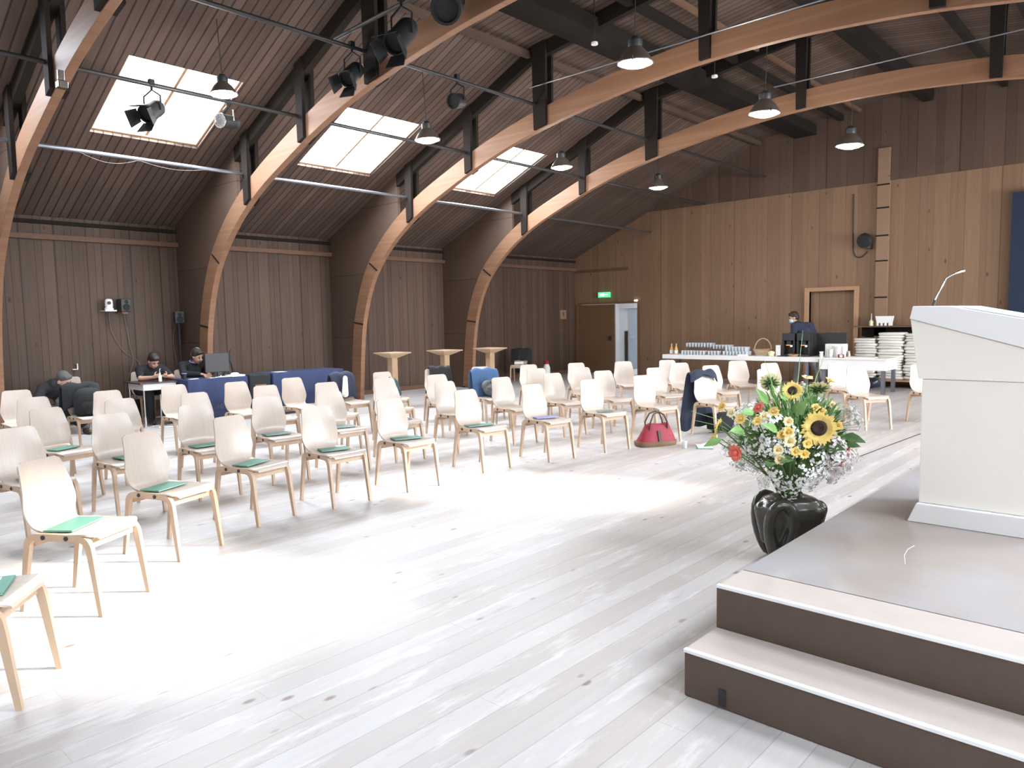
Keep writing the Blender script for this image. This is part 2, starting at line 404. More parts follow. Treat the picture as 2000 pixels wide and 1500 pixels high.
# roof windows with frame, muntin and pane
wn = 0
for side in (-1, 1):
    for (a, b) in (SKY_Y[:6] if side < 0 else SKY_R):
        wn += 1
        q = (lambda x: x) if side < 0 else (lambda x: 2 * XC - x)
        x0, x1 = sorted((q(SKX0), q(SKX1)))
        dz = 0.04
        def lin(bm, xa, xb, ya, yb, lo, hi):
            za, zb = roof_z(xa), roof_z(xb)
            prism(bm, [(xa, za + lo), (xb, zb + lo), (xb, zb + hi), (xa, za + hi)], 1, ya, yb)
        bm = bm_new()
        lin(bm, x0 + .03, x1 - .03, a, a + 0.03, dz, 0.11); lin(bm, x0 + .03, x1 - .03, b - 0.03, b, dz, 0.11)
        lin(bm, x0, x0 + 0.03, a, b, dz, 0.11); lin(bm, x1 - 0.03, x1, a, b, dz, 0.11)
        fr = struct('window_%d' % wn, bm, 'frame')
        bm = bm_new(); lin(bm, x0 + 0.03, x1 - 0.03, (a + b) / 2 - 0.02, (a + b) / 2 + 0.02, 0.06, 0.085); obj('muntin', bm, 'frame', fr)
        bm = bm_new(); lin(bm, x0 + 0.03, x1 - 0.03, a + 0.03, b - 0.03, 0.09, 0.10); obj('pane', bm, 'glass', fr)

# end wall (far) with two door openings; lower boards and an upper field that stands proud
D1 = (-13.52, -11.36, 2.03); D2 = (-6.62, -5.60, 2.15)
bm = bm_new()
box(bm, (XL, YF, 0), (D1[0], YF + 0.2, 4.5)); box(bm, (D1[0], YF, D1[2]), (D1[1], YF + 0.2, 4.5))
box(bm, (D1[1], YF, 0), (D2[0], YF + 0.2, 4.5)); box(bm, (D2[0], YF, D2[2]), (D2[1], YF + 0.2, 4.5))
box(bm, (D2[1], YF, 0), (XR, YF + 0.2, 4.5))
struct('wall_far', bm, 'wall_e')
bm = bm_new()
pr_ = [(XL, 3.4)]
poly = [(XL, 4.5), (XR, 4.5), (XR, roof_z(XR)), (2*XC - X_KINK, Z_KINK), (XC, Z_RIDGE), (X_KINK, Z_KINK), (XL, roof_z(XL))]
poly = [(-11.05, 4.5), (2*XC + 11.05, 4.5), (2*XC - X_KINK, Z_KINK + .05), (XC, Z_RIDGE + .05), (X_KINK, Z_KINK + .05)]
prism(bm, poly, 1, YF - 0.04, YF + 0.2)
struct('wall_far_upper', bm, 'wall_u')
# right wall with large unseen windows, near wall behind the camera
WR = [(-4.6, -1.6), (0.4, 2.4), (9.6, 11.9), (13.2, 16.2)]  # includes an extra far window added to brighten the end wall
bm = bm_new()
zw0, zw1 = 1.0, 2.9
box(bm, (XR, YN - 0.2, 0), (XR + 0.2, YF + 0.2, zw0)); box(bm, (XR, YN - 0.2, zw1), (XR + 0.2, YF + 0.2, Z_EAVE + 0.3))
ys = YN - 0.2
for (a, b) in WR: box(bm, (XR, ys, zw0), (XR + 0.2, a, zw1)); ys = b
box(bm, (XR, ys, zw0), (XR + 0.2, YF + 0.2, zw1))
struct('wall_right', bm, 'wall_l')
for (a, b) in WR:
    wn += 1
    bm = bm_new()
    box(bm, (XR + 0.05, a, zw0), (XR + 0.12, b, zw0 + 0.06)); box(bm, (XR + 0.05, a, zw1 - 0.06), (XR + 0.12, b, zw1))
    for y in (a, (a + b) / 2 - 0.03, b - 0.06): box(bm, (XR + 0.05, y, zw0 + 0.06), (XR + 0.12, y + 0.06, zw1 - 0.06))
    fr = struct('window_%d' % wn, bm, 'white')
    obj('pane', box(bm_new(), (XR + 0.08, a + 0.06, zw0 + 0.06), (XR + 0.09, b - 0.06, zw1 - 0.06)), 'glass', fr)
    area('window_daylight', (XR + 0.5, (a + b) / 2, (zw0 + zw1) / 2), (-1, 0, -0.15), b - a, 1.9, 5.0 if a < 5 else 46.0, (0.96, 0.97, 1.0), 'Z')  # fill lamp outside each unseen window, far ones boosted to brighten the end wall
bm = bm_new()
nz1 = 3.4
box(bm, (XL, YN - 0.2, 0), (XR, YN, nz1))
prism(bm, [(XL, nz1), (XR, nz1), (2*XC - X_KINK, Z_KINK + .1), (XC, Z_RIDGE + .1), (X_KINK, Z_KINK + .1)], 1, YN - 0.2, YN)
struct('wall_near', bm, 'wall_u')

# glulam frames: arch, web, rafter, posts
PROF = [(-12.65, 0), (-12.6, .5), (-12.55, 1.0), (-12.45, 1.6), (-12.23, 2.2), (-11.9, 2.7), (-11.3, 3.22), (-10.55, 3.65), (-9.7, 3.99), (-9.0, 4.24), (-8.2, 4.47), (-7.45, 4.63), (-6.8, 4.74), (-6.1, 4.84), (-5.35, 4.91), (-4.75, 4.945), (-4.2, 4.955)]
def cr(P, n):
    out = []
    for i in range(len(P) - 1):
        p0, p1, p2, p3 = P[max(i-1, 0)], P[i], P[i+1], P[min(i+2, len(P)-1)]
        for k in range(n):
            t = k / n
            out.append(tuple(0.5 * ((2*p1[j]) + (-p0[j]+p2[j])*t + (2*p0[j]-5*p1[j]+4*p2[j]-p3[j])*t*t + (-p0[j]+3*p1[j]-3*p2[j]+p3[j])*t**3) for j in range(2)))
    out.append(P[-1]); return out
half = cr(PROF, 4)
low = half + [(2*XC - x, z) for x, z in reversed(half[:-1])]
high = []
for i, p in enumerate(low):
    a = low[max(i-1, 0)]; b = low[min(i+1, len(low)-1)]
    t = Vector((b[0]-a[0], b[1]-a[1])).normalized(); nrm = Vector((-t.y, t.x))
    dd = 0.31
    high.append((p[0] + nrm.x * dd, max(0.0, p[1] + nrm.y * dd)))
def low_z(x):
    for i in range(len(low) - 1):
        if low[i][0] <= x <= low[i+1][0]:
            f = (x - low[i][0]) / max(1e-6, low[i+1][0] - low[i][0]); return low[i][1] * (1-f) + low[i+1][1] * f
    return 5
def web_poly(side):
    pts = [(XL, 0), (high[0][0], 0)]
    for h in high[1:len(high)//2]:
        if h[0] < -11.25: pts.append((h[0], h[1]))
    pts += [(-11.25, pts[-1][1] + 0.02), (-11.25, roof_z(-11.25)), (XL, roof_z(XL))]
    if side > 0: pts = [(2*XC - x, z) for x, z in pts]
    return pts
POSTX = [-10.85, -9.25, -7.62, -4.8, -2.1, -0.75, 0.85, 2.45]
TH = 0.10
for k, y in enumerate(ARCH_Y):
    ar = thing('arch_frame', ['glulam arch farthest behind the viewpoint', 'glulam arch just behind the viewpoint', 'nearest curved glulam arch, cutting the upper left corner',
        'second curved glulam arch, between the two nearest roof windows', 'third curved glulam arch, behind the high tables', 'farthest curved glulam arch, before the end wall'][k], 'arch', (0, y, 0), 0, 'curved glulam arches of the hall')
    obj('arch_beam', strip_solid(bm_new(), low, high, 0, TH), 'arch', ar, bevel=0.006)
    for s in (-1, 1): obj('web', prism(bm_new(), web_poly(s), 1, 0.02, TH - 0.02), 'web', ar)
    bm = bm_new()
    xs = [-11.25, X_KINK, XC, 2*XC - X_KINK, 2*XC + 11.25]
    strip_solid(bm, [(x, roof_z(x) - 0.22) for x in xs], [(x, roof_z(x) - 0.002) for x in xs], 0.0, TH)
    obj('rafter', bm, 'dark', ar)
    for x in POSTX:
        zl = low_z(x); bm = bm_new()
        wdt = 0.12 if abs(x + 7.62) < .1 else 0.075
        sl_ = (low_z(x + .1) - low_z(x - .1)) / .2
        def pz(xx): return zl + sl_ * (xx - x)
        prism(bm, [(x - wdt, pz(x - wdt) + 0.015), (x + wdt, pz(x + wdt) + 0.015), (x + wdt + .02, roof_z(x + wdt) - 0.03), (x - wdt - .02, roof_z(x - wdt) - 0.03)], 1, -0.05, 0.0)
        prism(bm, [(x - wdt, pz(x - wdt) + 0.015), (x + wdt, pz(x + wdt) + 0.015), (x + wdt + .02, roof_z(x + wdt) - 0.03), (x - wdt - .02, roof_z(x - wdt) - 0.03)], 1, TH, TH + 0.05)
        obj('hanger_post', bm, 'dark', ar)
    # seams of the arch segments
    bm = bm_new()
    for zz, xx in ((2.72, -11.9), (1.6, -12.45)):
        box(bm, (xx - 0.30, -0.008, zz - 0.012), (xx + 0.0, 0.0, zz + 0.012), Matrix.Rotation(0.6 if zz > 2 else 0.12, 3, 'Y'))
    obj('seam_strip', bm, 'dark', ar)

# purlins along the hall under the roof
for i, (x, w_, h_, z_, nm) in enumerate([(-6.75, 0.5, 0.22, None, 'dark'), (-5.95, 0.10, 0.12, None, 'dark'), (-5.55, 0.05, 0.08, None, 'batten'), (-4.2, 0.2, 0.3, None, 'dark'), (-2.85, 0.1, 0.12, None, 'dark'), (-1.65, 0.5, 0.22, None, 'dark'), (X_KINK, 0.07, 0.10, None, 'web')]):
    zt = roof_z(x) - (0.06 if x != X_KINK else 0.05)
    o = obj('purlin', box(bm_new(), (x - w_/2, YN + 0.01, zt - h_), (x + w_/2, YF - 0.05, zt - 0.0)), nm)
    tag(o, ['broad dark purlin running under the upper roof', 'thin dark purlin beside the pale one', 'thin pale purlin under the upper roof', 'dark ridge purlin at the top of the roof', 'thin dark purlin past the ridge', 'broad dark purlin past the ridge', 'brown purlin where the roof pitch changes'][i], 'purlin', 'purlins under the roof')

# battens on the left wall between the webs, and on the end wall
bm = bm_new(); box(bm, (XL, YN + 0.02, 3.03), (XL + 0.10, YF - 0.02, 3.11)); struct('trim_1', bm, 'batten')
bm = bm_new(); box(bm, (XL, YN + 0.02, 3.28), (XL + 0.06, YF - 0.02, 3.34)); struct('trim_2', bm, 'dark')
bm = bm_new(); box(bm, (XL, YN + 0.02, 0.0), (XL + 0.03, YF - 0.02, 0.10)); struct('baseboard_left', bm, 'batten')
bm = bm_new(); box(bm, (-13.55, YF - 0.03, 2.97), (-11.7, YF, 3.05)); struct('trim_3', bm, 'frame' if False else 'batten')
bm = bm_new(); box(bm, (-5.14, YF - 0.10, 0.02), (-4.90, YF, 5.2)); 
struct('trim_4', bm, 'trimpost')
bm = bm_new()
for z in (1.95, 2.75, 3.3, 3.9, 4.4): box(bm, (-5.15, YF - 0.112, z), (-4.89, YF - 0.10, z + 0.03))
struct('trim_5', bm, 'dark')
bm = bm_new(); box(bm, (-11.66, YF - 0.05, 0), (-11.6, YF, 3.0)); 
bm.free()

# double door at the far left of the end wall: closed brown leaf, open bay with a white room behind
d1 = tag(bpy.data.objects.new('door_1', None), None, None); COL.objects.link(d1); d1['kind'] = 'structure'
obj('door_leaf', box(bm_new(), (-13.50, YF + 0.03, 0.01), (-12.20, YF + 0.08, 2.02)), 'door', d1)
obj('door_handle', box(bm_new(), (-12.36, YF - 0.03, 0.98), (-12.30, YF + 0.03, 1.10)), 'blackmetal', d1)
bm = bm_new(); box(bm, (D1[0] - 0.03, YF - 0.03, 0), (D1[0] + 0.04, YF, 2.05)); box(bm, (D1[1] - 0.03, YF - 0.03, 0), (D1[1] + 0.05, YF, 2.10)); box(bm, (D1[0] + 0.04, YF - 0.03, 2.03), (D1[1] - 0.03, YF, 2.09))
obj('door_frame', bm, 'door', d1)
# the room behind the open leaf
ry = YF + 2.2
bm = bm_new()
box(bm, (-13.6, ry, 0), (-9.6, ry + 0.1, 2.8)); box(bm, (-13.6, YF + 0.2, 0), (-13.5, ry, 2.8)); box(bm, (-9.7, YF + 0.2, 0), (-9.6, ry, 2.8))
struct('wall_annex', bm, 'roomwhite')
struct('ceiling_annex', box(bm_new(), (-13.6, YF + 0.2, 2.8), (-9.6, ry + 0.1, 2.9)), 'roomwhite')
struct('floor_annex', box(bm_new(), (-13.6, YF + 0.2, -0.1), (-9.6, ry, 0.0)), 'roomwhite')
area('annex_lamp', (-11.6, YF + 1.1, 2.75), (0, 0, -1), 1.0, 1.0, 7.0, (0.93, 0.97, 1.0), 'Y')
d3 = tag(bpy.data.objects.new('door_3', None), None, None); COL.objects.link(d3); d3['kind'] = 'structure'
obj('door_leaf', box(bm_new(), (-13.1, ry - 0.05, 0.01), (-12.2, ry - 0.001, 1.92)), 'blueglass', d3)
bm = bm_new(); box(bm, (-13.26, ry - 0.07, 0), (-13.18, ry, 1.2)); obj('door_edge', bm, 'darkleather', d3)
obj('door_handle', tube(bm_new(), [(-13.0, ry - 0.05, 1.0), (-13.0, ry - 0.10, 1.0), (-12.88, ry - 0.10, 1.0)], 0.012), 'chrome', d3)
bm = bm_new(); box(bm, (-13.32, ry - 0.08, 1.92), (-12.1, ry, 2.02)); obj('door_frame', bm, 'white', d3)
# second door with a light timber frame
d2 = tag(bpy.data.objects.new('door_2', None), None, None); COL.objects.link(d2); d2['kind'] = 'structure'
obj('door_leaf', box(bm_new(), (D2[0], YF + 0.10, 0.0), (D2[1], YF + 0.15, D2[2])), 'wall_e', d2)
bm = bm_new(); box(bm, (D2[0] - 0.10, YF - 0.05, 0), (D2[0], YF + 0.10, D2[2] + 0.09)); box(bm, (D2[1], YF - 0.05, 0), (D2[1] + 0.10, YF + 0.10, D2[2] + 0.09)); box(bm, (D2[0], YF - 0.05, D2[2]), (D2[1], YF + 0.10, D2[2] + 0.09))
obj('door_frame', bm, 'frame', d2)

# stage with two steps
SX, SY, SZ = -1.506, 2.98, 0.40
st = thing('stage', 'low stage podium with grey lino top and tan front strip', 'stage', (0, 0, 0))
obj('stage_body', box(bm_new(), (SX, SY, 0), (3.95, 9.0, SZ - 0.012)), 'riser', st)
obj('stage_top', box(bm_new(), (SX + 0.005, SY + 0.26, SZ - 0.012), (3.95, 9.0, SZ + 0.002)), 'carpet', st)
obj('front_strip', box(bm_new(), (SX + 0.005, SY + 0.02, SZ - 0.012), (3.95, SY + 0.255, SZ)), 'tread', st)
obj('nosing', box(bm_new(), (SX, SY - 0.004, SZ - 0.012), (3.95, SY + 0.02, SZ + 0.001)), 'nosing', st)
sp = thing('step', 'brown linoleum step with white nosing in front of the stage', 'step', (0, 0, 0))
obj('step_body', box(bm_new(), (SX, 2.687, 0), (3.95, SY - 0.002, 0.193)), 'riser', sp, bevel=0.008)
obj('tread', box(bm_new(), (SX + 0.003, 2.706, 0.193), (3.95, SY - 0.005, 0.205)), 'tread', sp)
obj('nosing', box(bm_new(), (SX, 2.683, 0.193), (3.95, 2.706, 0.206)), 'nosing', sp)
obj('bracket', box(bm_new(), (-1.345, 2.680, 0.015), (-1.315, 2.687, 0.085)), 'blackmetal', sp)

# ================================================================== PIPES, LAMPS, SPOTLIGHTS
for i, (x, z, m_, lab) in enumerate([(-10.9, 3.94, 'steel', 'bright steel pipe along the hall below the roof windows'), (-9.3, 4.50, 'darkpipe', 'dark pipe along the hall passing in front of the roof windows'), (-7.7, 4.97, 'darkpipe', 'dark pipe along the hall above the roof windows')]):
    o = obj('pipe', tube(bm_new(), [(x, YN + .1, z), (x, YF - .1, z)], 0.026, 10), m_, smooth=True); tag(o, lab, 'pipe', 'lighting pipes')
for y, z, xa, xb, lab in ((8.98, 5.22, -7.75, -0.65, 'thin steel tie rod across the hall by the third arch'), (12.2, 5.36, -5.2, -0.65, 'thin steel tie rod across the hall by the farthest arch')):
    o = obj('tie_rod', tube(bm_new(), [(xa, y, z), (xb, y, z)], 0.012, 8), 'steel', smooth=True); tag(o, lab, 'rod')

def cord_pts(a, b, sag, n=10):
    a, b = Vector(a), Vector(b)
    return [a.lerp(b, i/n) + Vector((0, 0, -sag * math.sin(PI * i/n))) for i in range(n + 1)]
bm = bm_new(); tube(bm, cord_pts((-10.88, 3.5, 3.92), (-10.88, 4.25, 3.92), 0.09), 0.004, 6); tube(bm, cord_pts((-10.88, 4.25, 3.92), (-10.88, 5.2, 3.92), 0.06), 0.004, 6)
tag(obj('hanging_cable', bm, 'cable', smooth=True), 'thin cable looping under the bright pipe', 'cable')

# pendant lamps
def make_pendant():
    t = thing('pendant_lamp', 'x', 'lamp')
    prof = [(0.225, 0.0), (0.228, 0.012), (0.212, 0.03), (0.19, 0.07), (0.15, 0.13), (0.11, 0.17), (0.085, 0.195), (0.08, 0.22)]
    inner = [(r - 0.006, z) for r, z in prof]
    bm = bm_new(); n = 32
    rings = [[Vector((r*math.cos(2*PI*k/n), r*math.sin(2*PI*k/n), z)) for k in range(n)] for r, z in prof + list(reversed(inner))]
    ring_loft(bm, rings, False)
    obj('shade', bm, 'shade', t, smooth=True)
    obj('housing', lathe(bm_new(), [(0.085, 0.20), (0.09, 0.22), (0.09, 0.28), (0.06, 0.30), (0.055, 0.32), (0.02, 0.335), (0.0, 0.335)], n=24), 'blackmetal', t, smooth=True)
    obj('diffuser', lathe(bm_new(), [(0.0, -0.050), (0.08, -0.044), (0.15, -0.026), (0.205, 0.004), (0.205, 0.02), (0.0, 0.02)], n=32), 'lampglow', t)
    obj('cord', tube(bm_new(), [(0, 0, 0.33), (0, 0, 1.22)], 0.007, 6), 'blackcable', t)
    for s in (0.4, 0.4 + PI): obj('clip', tube(bm_new(), [(0.218*math.cos(s), 0.218*math.sin(s), -0.012), (0.225*math.cos(s), 0.225*math.sin(s), 0.04)], 0.010, 6), 'blackmetal', t)
    return t
pend = make_pendant()
LS = [0.70, 0.84, 0.88, 0.92, 0.92, 1.0, 1.06]
spots = [(-8.44, 4.30, 4.30), (-8.50, 7.50, 4.31), (-8.49, 10.7, 4.35), (-8.48, 14.0, 4.38), (-4.85, 7.5, 4.54), (-4.70, 10.7, 4.55), (-4.57, 14.0, 4.59)]
labs = ['pendant lamp hanging in front of the nearest roof window', 'pendant lamp beside the right edge of the middle roof window', 'pendant lamp right of the farthest roof window', 'small far pendant lamp low before the dark end of the roof',
        'largest pendant lamp, hanging left of the white ceiling disc', 'pendant lamp in front of the farthest arch', 'pendant lamp against the end wall, right of the farthest arch']
for i, (p, l) in enumerate(zip(spots, labs)):
    r = pend if i == 0 else dup(pend, p, 0)
    r.location = p; r['label'] = l; r['group'] = 'pendant lamps'; r.scale = (LS[i],)*3
    r.rotation_euler = (0.03, -0.04, 0.4 * i)
    ld = bpy.data.lights.new('lamp_light', 'POINT'); ld.energy = 110 if p[1] < 12 else 30; ld.color = (1.0, 0.93, 0.84); ld.shadow_soft_size = 0.12
    lo = bpy.data.objects.new('lamp_light', ld); COL.objects.link(lo); lo.location = (p[0], p[1], p[2] - 0.05)

def lampbox(name, label, loc, aim, L, r, barn=True, hang=0.30, fres=False, grp='stage spotlights'):
    """theatre spotlight: body along aim, yoke up to the pipe"""
    t = thing(name, label, 'spotlight', loc, 0, grp)
    q = quat_to(aim); a = Vector(aim).normalized()
    prof = [(0, -L*0.5), (r*0.75, -L*0.5), (r*0.95, -L*0.38), (r, -L*0.2), (r, L*0.3), (r*1.08, L*0.34), (r*1.08, L*0.5), (r*0.9, L*0.5), (r*0.85, L*0.38), (0, L*0.38)]
    obj('body', lathe(bm_new(), prof, (0,0,0), 20, rot=q), 'spotblack', t, smooth=True, angle=50)
    side = a.cross(Vector((0,0,1))).normalized()
    up = Vector((0,0,1))
    y = tube(bm_new(), [side*r*1.12, side*r*1.12 + up*hang*0.7, up*hang, -side*r*1.12 + up*hang*0.7, -side*r*1.12], 0.011, 6)
    obj('yoke', y, 'spotblack' if not fres else 'chrome', t)
    bm = bm_new(); tube(bm, [up*hang, up*(hang + 0.08)], 0.016, 8); box(bm, (-0.03, -0.03, hang + 0.05), (0.03, 0.03, hang + 0.12))
    obj('clamp', bm, 'spotblack', t)
    if barn:
        bm = bm_new(); v = a.cross(side)
        for d1_, d2_ in ((side, v), (-side, v), (v, side), (-v, side)):
            c = a*L*0.5 + d1_*r; o_ = a*0.15 + d1_*0.05
            w1, w2 = r*0.8, r*1.0
            P = [c - d2_*w1, c + d2_*w1, c + o_ + d2_*w2, c + o_ - d2_*w2]
            th = d1_*0.004
            ring_loft(bm, [[p - th for p in P], [p + th for p in P]], True)
        obj('barn_door', bm, 'spotblack', t)
    if fres:
        obj('rim', lathe(bm_new(), [(r*0.88, L*0.49), (r*1.12, L*0.49), (r*1.12, L*0.52), (r*0.88, L*0.52), (r*0.88, L*0.49)], rot=q), 'chrome', t)
    return t
lampbox('spotlight', 'black spotlight with open shutters in front of the nearest roof window', (-9.3, 3.83, 4.20), (0.45, -0.75, -0.55), 0.30, 0.10, True, 0.24)
lampbox('spotlight', 'black tubular spotlight with a silver rim beside the nearest roof window', (-9.3, 4.78, 4.24), (0.35, -0.9, -0.12), 0.30, 0.085, False, 0.20, True)
lampbox('spotlight', 'small square spotlight hanging from the upper dark pipe', (-7.7, 7.37, 4.69), (0.2, -0.95, -0.25), 0.24, 0.10, False, 0.24)
lampbox('spotlight', 'black spotlight with shutters hanging over the second arch', (-7.7, 5.60, 4.66), (0.30, -0.72, -0.62), 0.34, 0.10, True, 0.26)
lampbox('spotlight', 'long black spotlight over the second arch, near the top of the view', (-6.4, 5.32, 4.70), (0.2, -0.70, -0.68), 0.44, 0.12, True, 0.30)
lampbox('spotlight', 'bulky black spotlight cut by the top edge of the view', (-5.9, 5.55, 4.93), (0.45, -0.6, -0.45), 0.42, 0.15, False, 0.30)
o = obj('pipe', tube(bm_new(), [(-7.9, 5.5, 5.1), (-3.5, 5.5, 5.22)], 0.024, 8), 'darkpipe', smooth=True); tag(o, 'short dark cross pipe carrying spotlights at the second arch', 'pipe', 'lighting pipes')
t = thing('bracket_box', 'small pale metal box fixed to the nearest arch', 'box', (-8.60, 2.62, 4.12))
bm = bm_new(); box(bm, (-0.05, -0.02, -0.07), (0.06, 0.07, 0.0)); box(bm, (0.02, -0.02, 0.0), (0.06, 0.04, 0.10)); obj('housing', bm, 'shade', t, bevel=0.01)

# ceiling discs
for p, r, lab in (((-4.95, 8.62, roof_z(-4.95) - 0.5), 0.13, 'white round ceiling disc right of the largest pendant lamp'), ((-6.35, 8.78, roof_z(-6.35) - 0.62), 0.05, 'tiny round detector left of the largest pendant lamp'), ((-5.75, 11.2, roof_z(-5.75) - 0.75), 0.05, 'tiny round detector over the farthest arch')):
    t = thing('ceiling_disc' if r > .1 else 'smoke_detector', lab, 'disc' if r > .1 else 'detector', p)
    obj('plate', lathe(bm_new(), [(0, 0), (r*0.9, 0), (r, 0.012), (r*0.9, 0.035), (0, 0.035)]), 'white', t, smooth=True)
    obj('rod', tube(bm_new(), [(0, 0, 0.03), (0, 0, roof_z(p[0]) - p[2])], 0.008, 6), 'darkpipe', t)

# ================================================================== CHAIRS
def shell(bm, P, Wd, th=0.011, nu=8, dish=None):
    """sheet swept along XZ profile P with half widths Wd, thickness th"""
    rows_f, rows_b = [], []
    for i, (p, w) in enumerate(zip(P, Wd)):
        a = P[max(i-1, 0)]; b = P[min(i+1, len(P)-1)]
        t = Vector((b[0]-a[0], b[1]-a[1])).normalized(); n = Vector((-t.y, t.x))
        rf, rb = [], []
        for k in range(nu + 1):
            u = -1 + 2*k/nu
            off = (dish[i] if dish else 0.0) * (u*u)
            rf.append(Vector((p[0] + n.x*(off), u*w, p[1] + n.y*(off))))
            rb.append(Vector((p[0] + n.x*(off - th), u*w, p[1] + n.y*(off - th))))
        rows_f.append(rf); rows_b.append(rb)
    F = [[bm.verts.new(v) for v in r] for r in rows_f]; B = [[bm.verts.new(v) for v in r] for r in rows_b]
    m = len(P)
    for i in range(m-1):
        for k in range(nu):
            bm.faces.new((F[i][k], F[i][k+1], F[i+1][k+1], F[i+1][k])); bm.faces.new((B[i][k], B[i+1][k], B[i+1][k+1], B[i][k+1]))
        bm.faces.new((F[i][0], F[i+1][0], B[i+1][0], B[i][0])); bm.faces.new((F[i][nu], B[i][nu], B[i+1][nu], F[i+1][nu]))
    for k in range(nu):
        bm.faces.new((F[0][k], B[0][k], B[0][k+1], F[0][k+1])); bm.faces.new((F[m-1][k], F[m-1][k+1], B[m-1][k+1], B[m-1][k]))
    return bm
def lerp_tab(tab, s):
    for i in range(len(tab)-1):
        if s <= tab[i+1][0]:
            f = (s - tab[i][0]) / (tab[i+1][0] - tab[i][0])
            return tab[i][1]*(1-f) + tab[i+1][1]*f
    return tab[-1][1]
WB = [(0.0, 0.148), (0.10, 0.154), (0.54, 0.186), (0.60, 0.190), (0.66, 0.190), (0.72, 0.184), (0.90, 0.158), (0.96, 0.155), (1.0, 0.158)]
def make_chair():
    t = thing('chair', 'x', 'chair')
    # profile, seat side = normal side
    backp = cr([(-0.275, 0.842), (-0.257, 0.75), (-0.240, 0.66), (-0.227, 0.58), (-0.216, 0.518), (-0.195, 0.478), (-0.155, 0.462)], 4)
    L = [0]
    for i in range(1, len(backp)): L.append(L[-1] + math.dist(backp[i], backp[i-1]))
    T = L[-1]; Wb, dish = [], []
    for i, l in enumerate(L):
        s = l / T; w = lerp_tab(WB, s)
        rc = 0.032
        if l < rc: w -= rc - math.sqrt(max(0, rc*rc - (rc - l)**2))
        Wb.append(w); dish.append(0.020 * math.sin(PI * min(1, s * 1.05)))
    obj('backrest', shell(bm_new(), backp, Wb, dish=dish, nu=10), 'ply', t, smooth=True, angle=60)
    seatp = cr([(-0.155, 0.462), (-0.10, 0.455), (0.0, 0.452), (0.10, 0.455), (0.17, 0.460), (0.205, 0.457), (0.228, 0.440), (0.232, 0.425)], 3)
    Ws = []
    for x, z in seatp:
        s = (x + 0.155) / 0.387
        Ws.append(0.158 + 0.040 * min(1, s * 2.2) ** 0.8 - (0.05 * max(0, (s - 0.88) / 0.12) ** 2))
    obj('seat', shell(bm_new(), seatp, Ws, dish=[0.004]*len(seatp), nu=10), 'ply', t, smooth=True, angle=60)
    # bentwood side frames (inverted U)
    path = cr([(-0.262, 0.0), (-0.226, 0.22), (-0.203, 0.36), (-0.192, 0.405), (-0.160, 0.432), (-0.10, 0.437), (0.0, 0.437), (0.10, 0.437), (0.160, 0.432), (0.192, 0.405), (0.206, 0.36), (0.226, 0.22), (0.256, 0.0)], 3)
    for s in (-1, 1):
        rings = []
        for i, p in enumerate(path):
            a = path[max(i-1, 0)]; b = path[min(i+1, len(path)-1)]
            tv = Vector((b[0]-a[0], b[1]-a[1])).normalized(); n = Vector((-tv.y, tv.x))
            h = 0.013 + 0.007 * min(1, p[1] / 0.40)
            if i == 0 or i == len(path)-1: n = Vector((1 if i else -1, 0)) * (1 if n.x * (1 if i else -1) > 0 else -1)
            y0, y1 = s*0.172, s*0.200
            if p[1] < 0.4: e = (0.4 - p[1]) / 0.4 * 0.009 * s; y0 += e; y1 += e - 0.006 * s * (0.4 - p[1]) / 0.4
            rings.append([(p[0] + n.x*h, y0, p[1] + n.y*h), (p[0] + n.x*h, y1, p[1] + n.y*h), (p[0] - n.x*h, y1, p[1] - n.y*h), (p[0] - n.x*h, y0, p[1] - n.y*h)])
        for r in (rings[0], rings[-1]):
            for j in range(4): r[j] = (r[j][0], r[j][1], 0.0)
        obj('leg_frame', ring_loft(bm_new(), rings, True), 'leg', t, smooth=True, angle=35)
        for x in (-0.085, 0.065):
            obj('bolt', lathe(bm_new(), [(0, 0), (0.013, 0), (0.013, 0.006), (0, 0.007)], (x, s*0.200, 0.437), 10, rot=quat_to((0, s, 0))), 'bolt', t)
    rl = bm_new(); box(rl, (0.172, -0.172, 0.375), (0.190, 0.172, 0.430)); obj('rail', rl, 'leg', t)
    rl = bm_new(); box(rl, (-0.185, -0.172, 0.375), (-0.167, 0.172, 0.430)); obj('rail', rl, 'rail', t)
    obj('number_disc', lathe(bm_new(), [(0, 0), (0.011, 0), (0.011, 0.002), (0, 0.002)], (-0.2785, 0.0, 0.785), 12, rot=quat_to((1, 0, 0.2))), 'sticker', t)
    return t
chair0 = make_chair()
ORD = ['nearest', 'second', 'third', 'fourth', 'fifth', 'sixth', 'seventh', 'eighth', 'ninth', 'tenth', 'eleventh', 'twelfth', 'thirteenth', 'fourteenth']
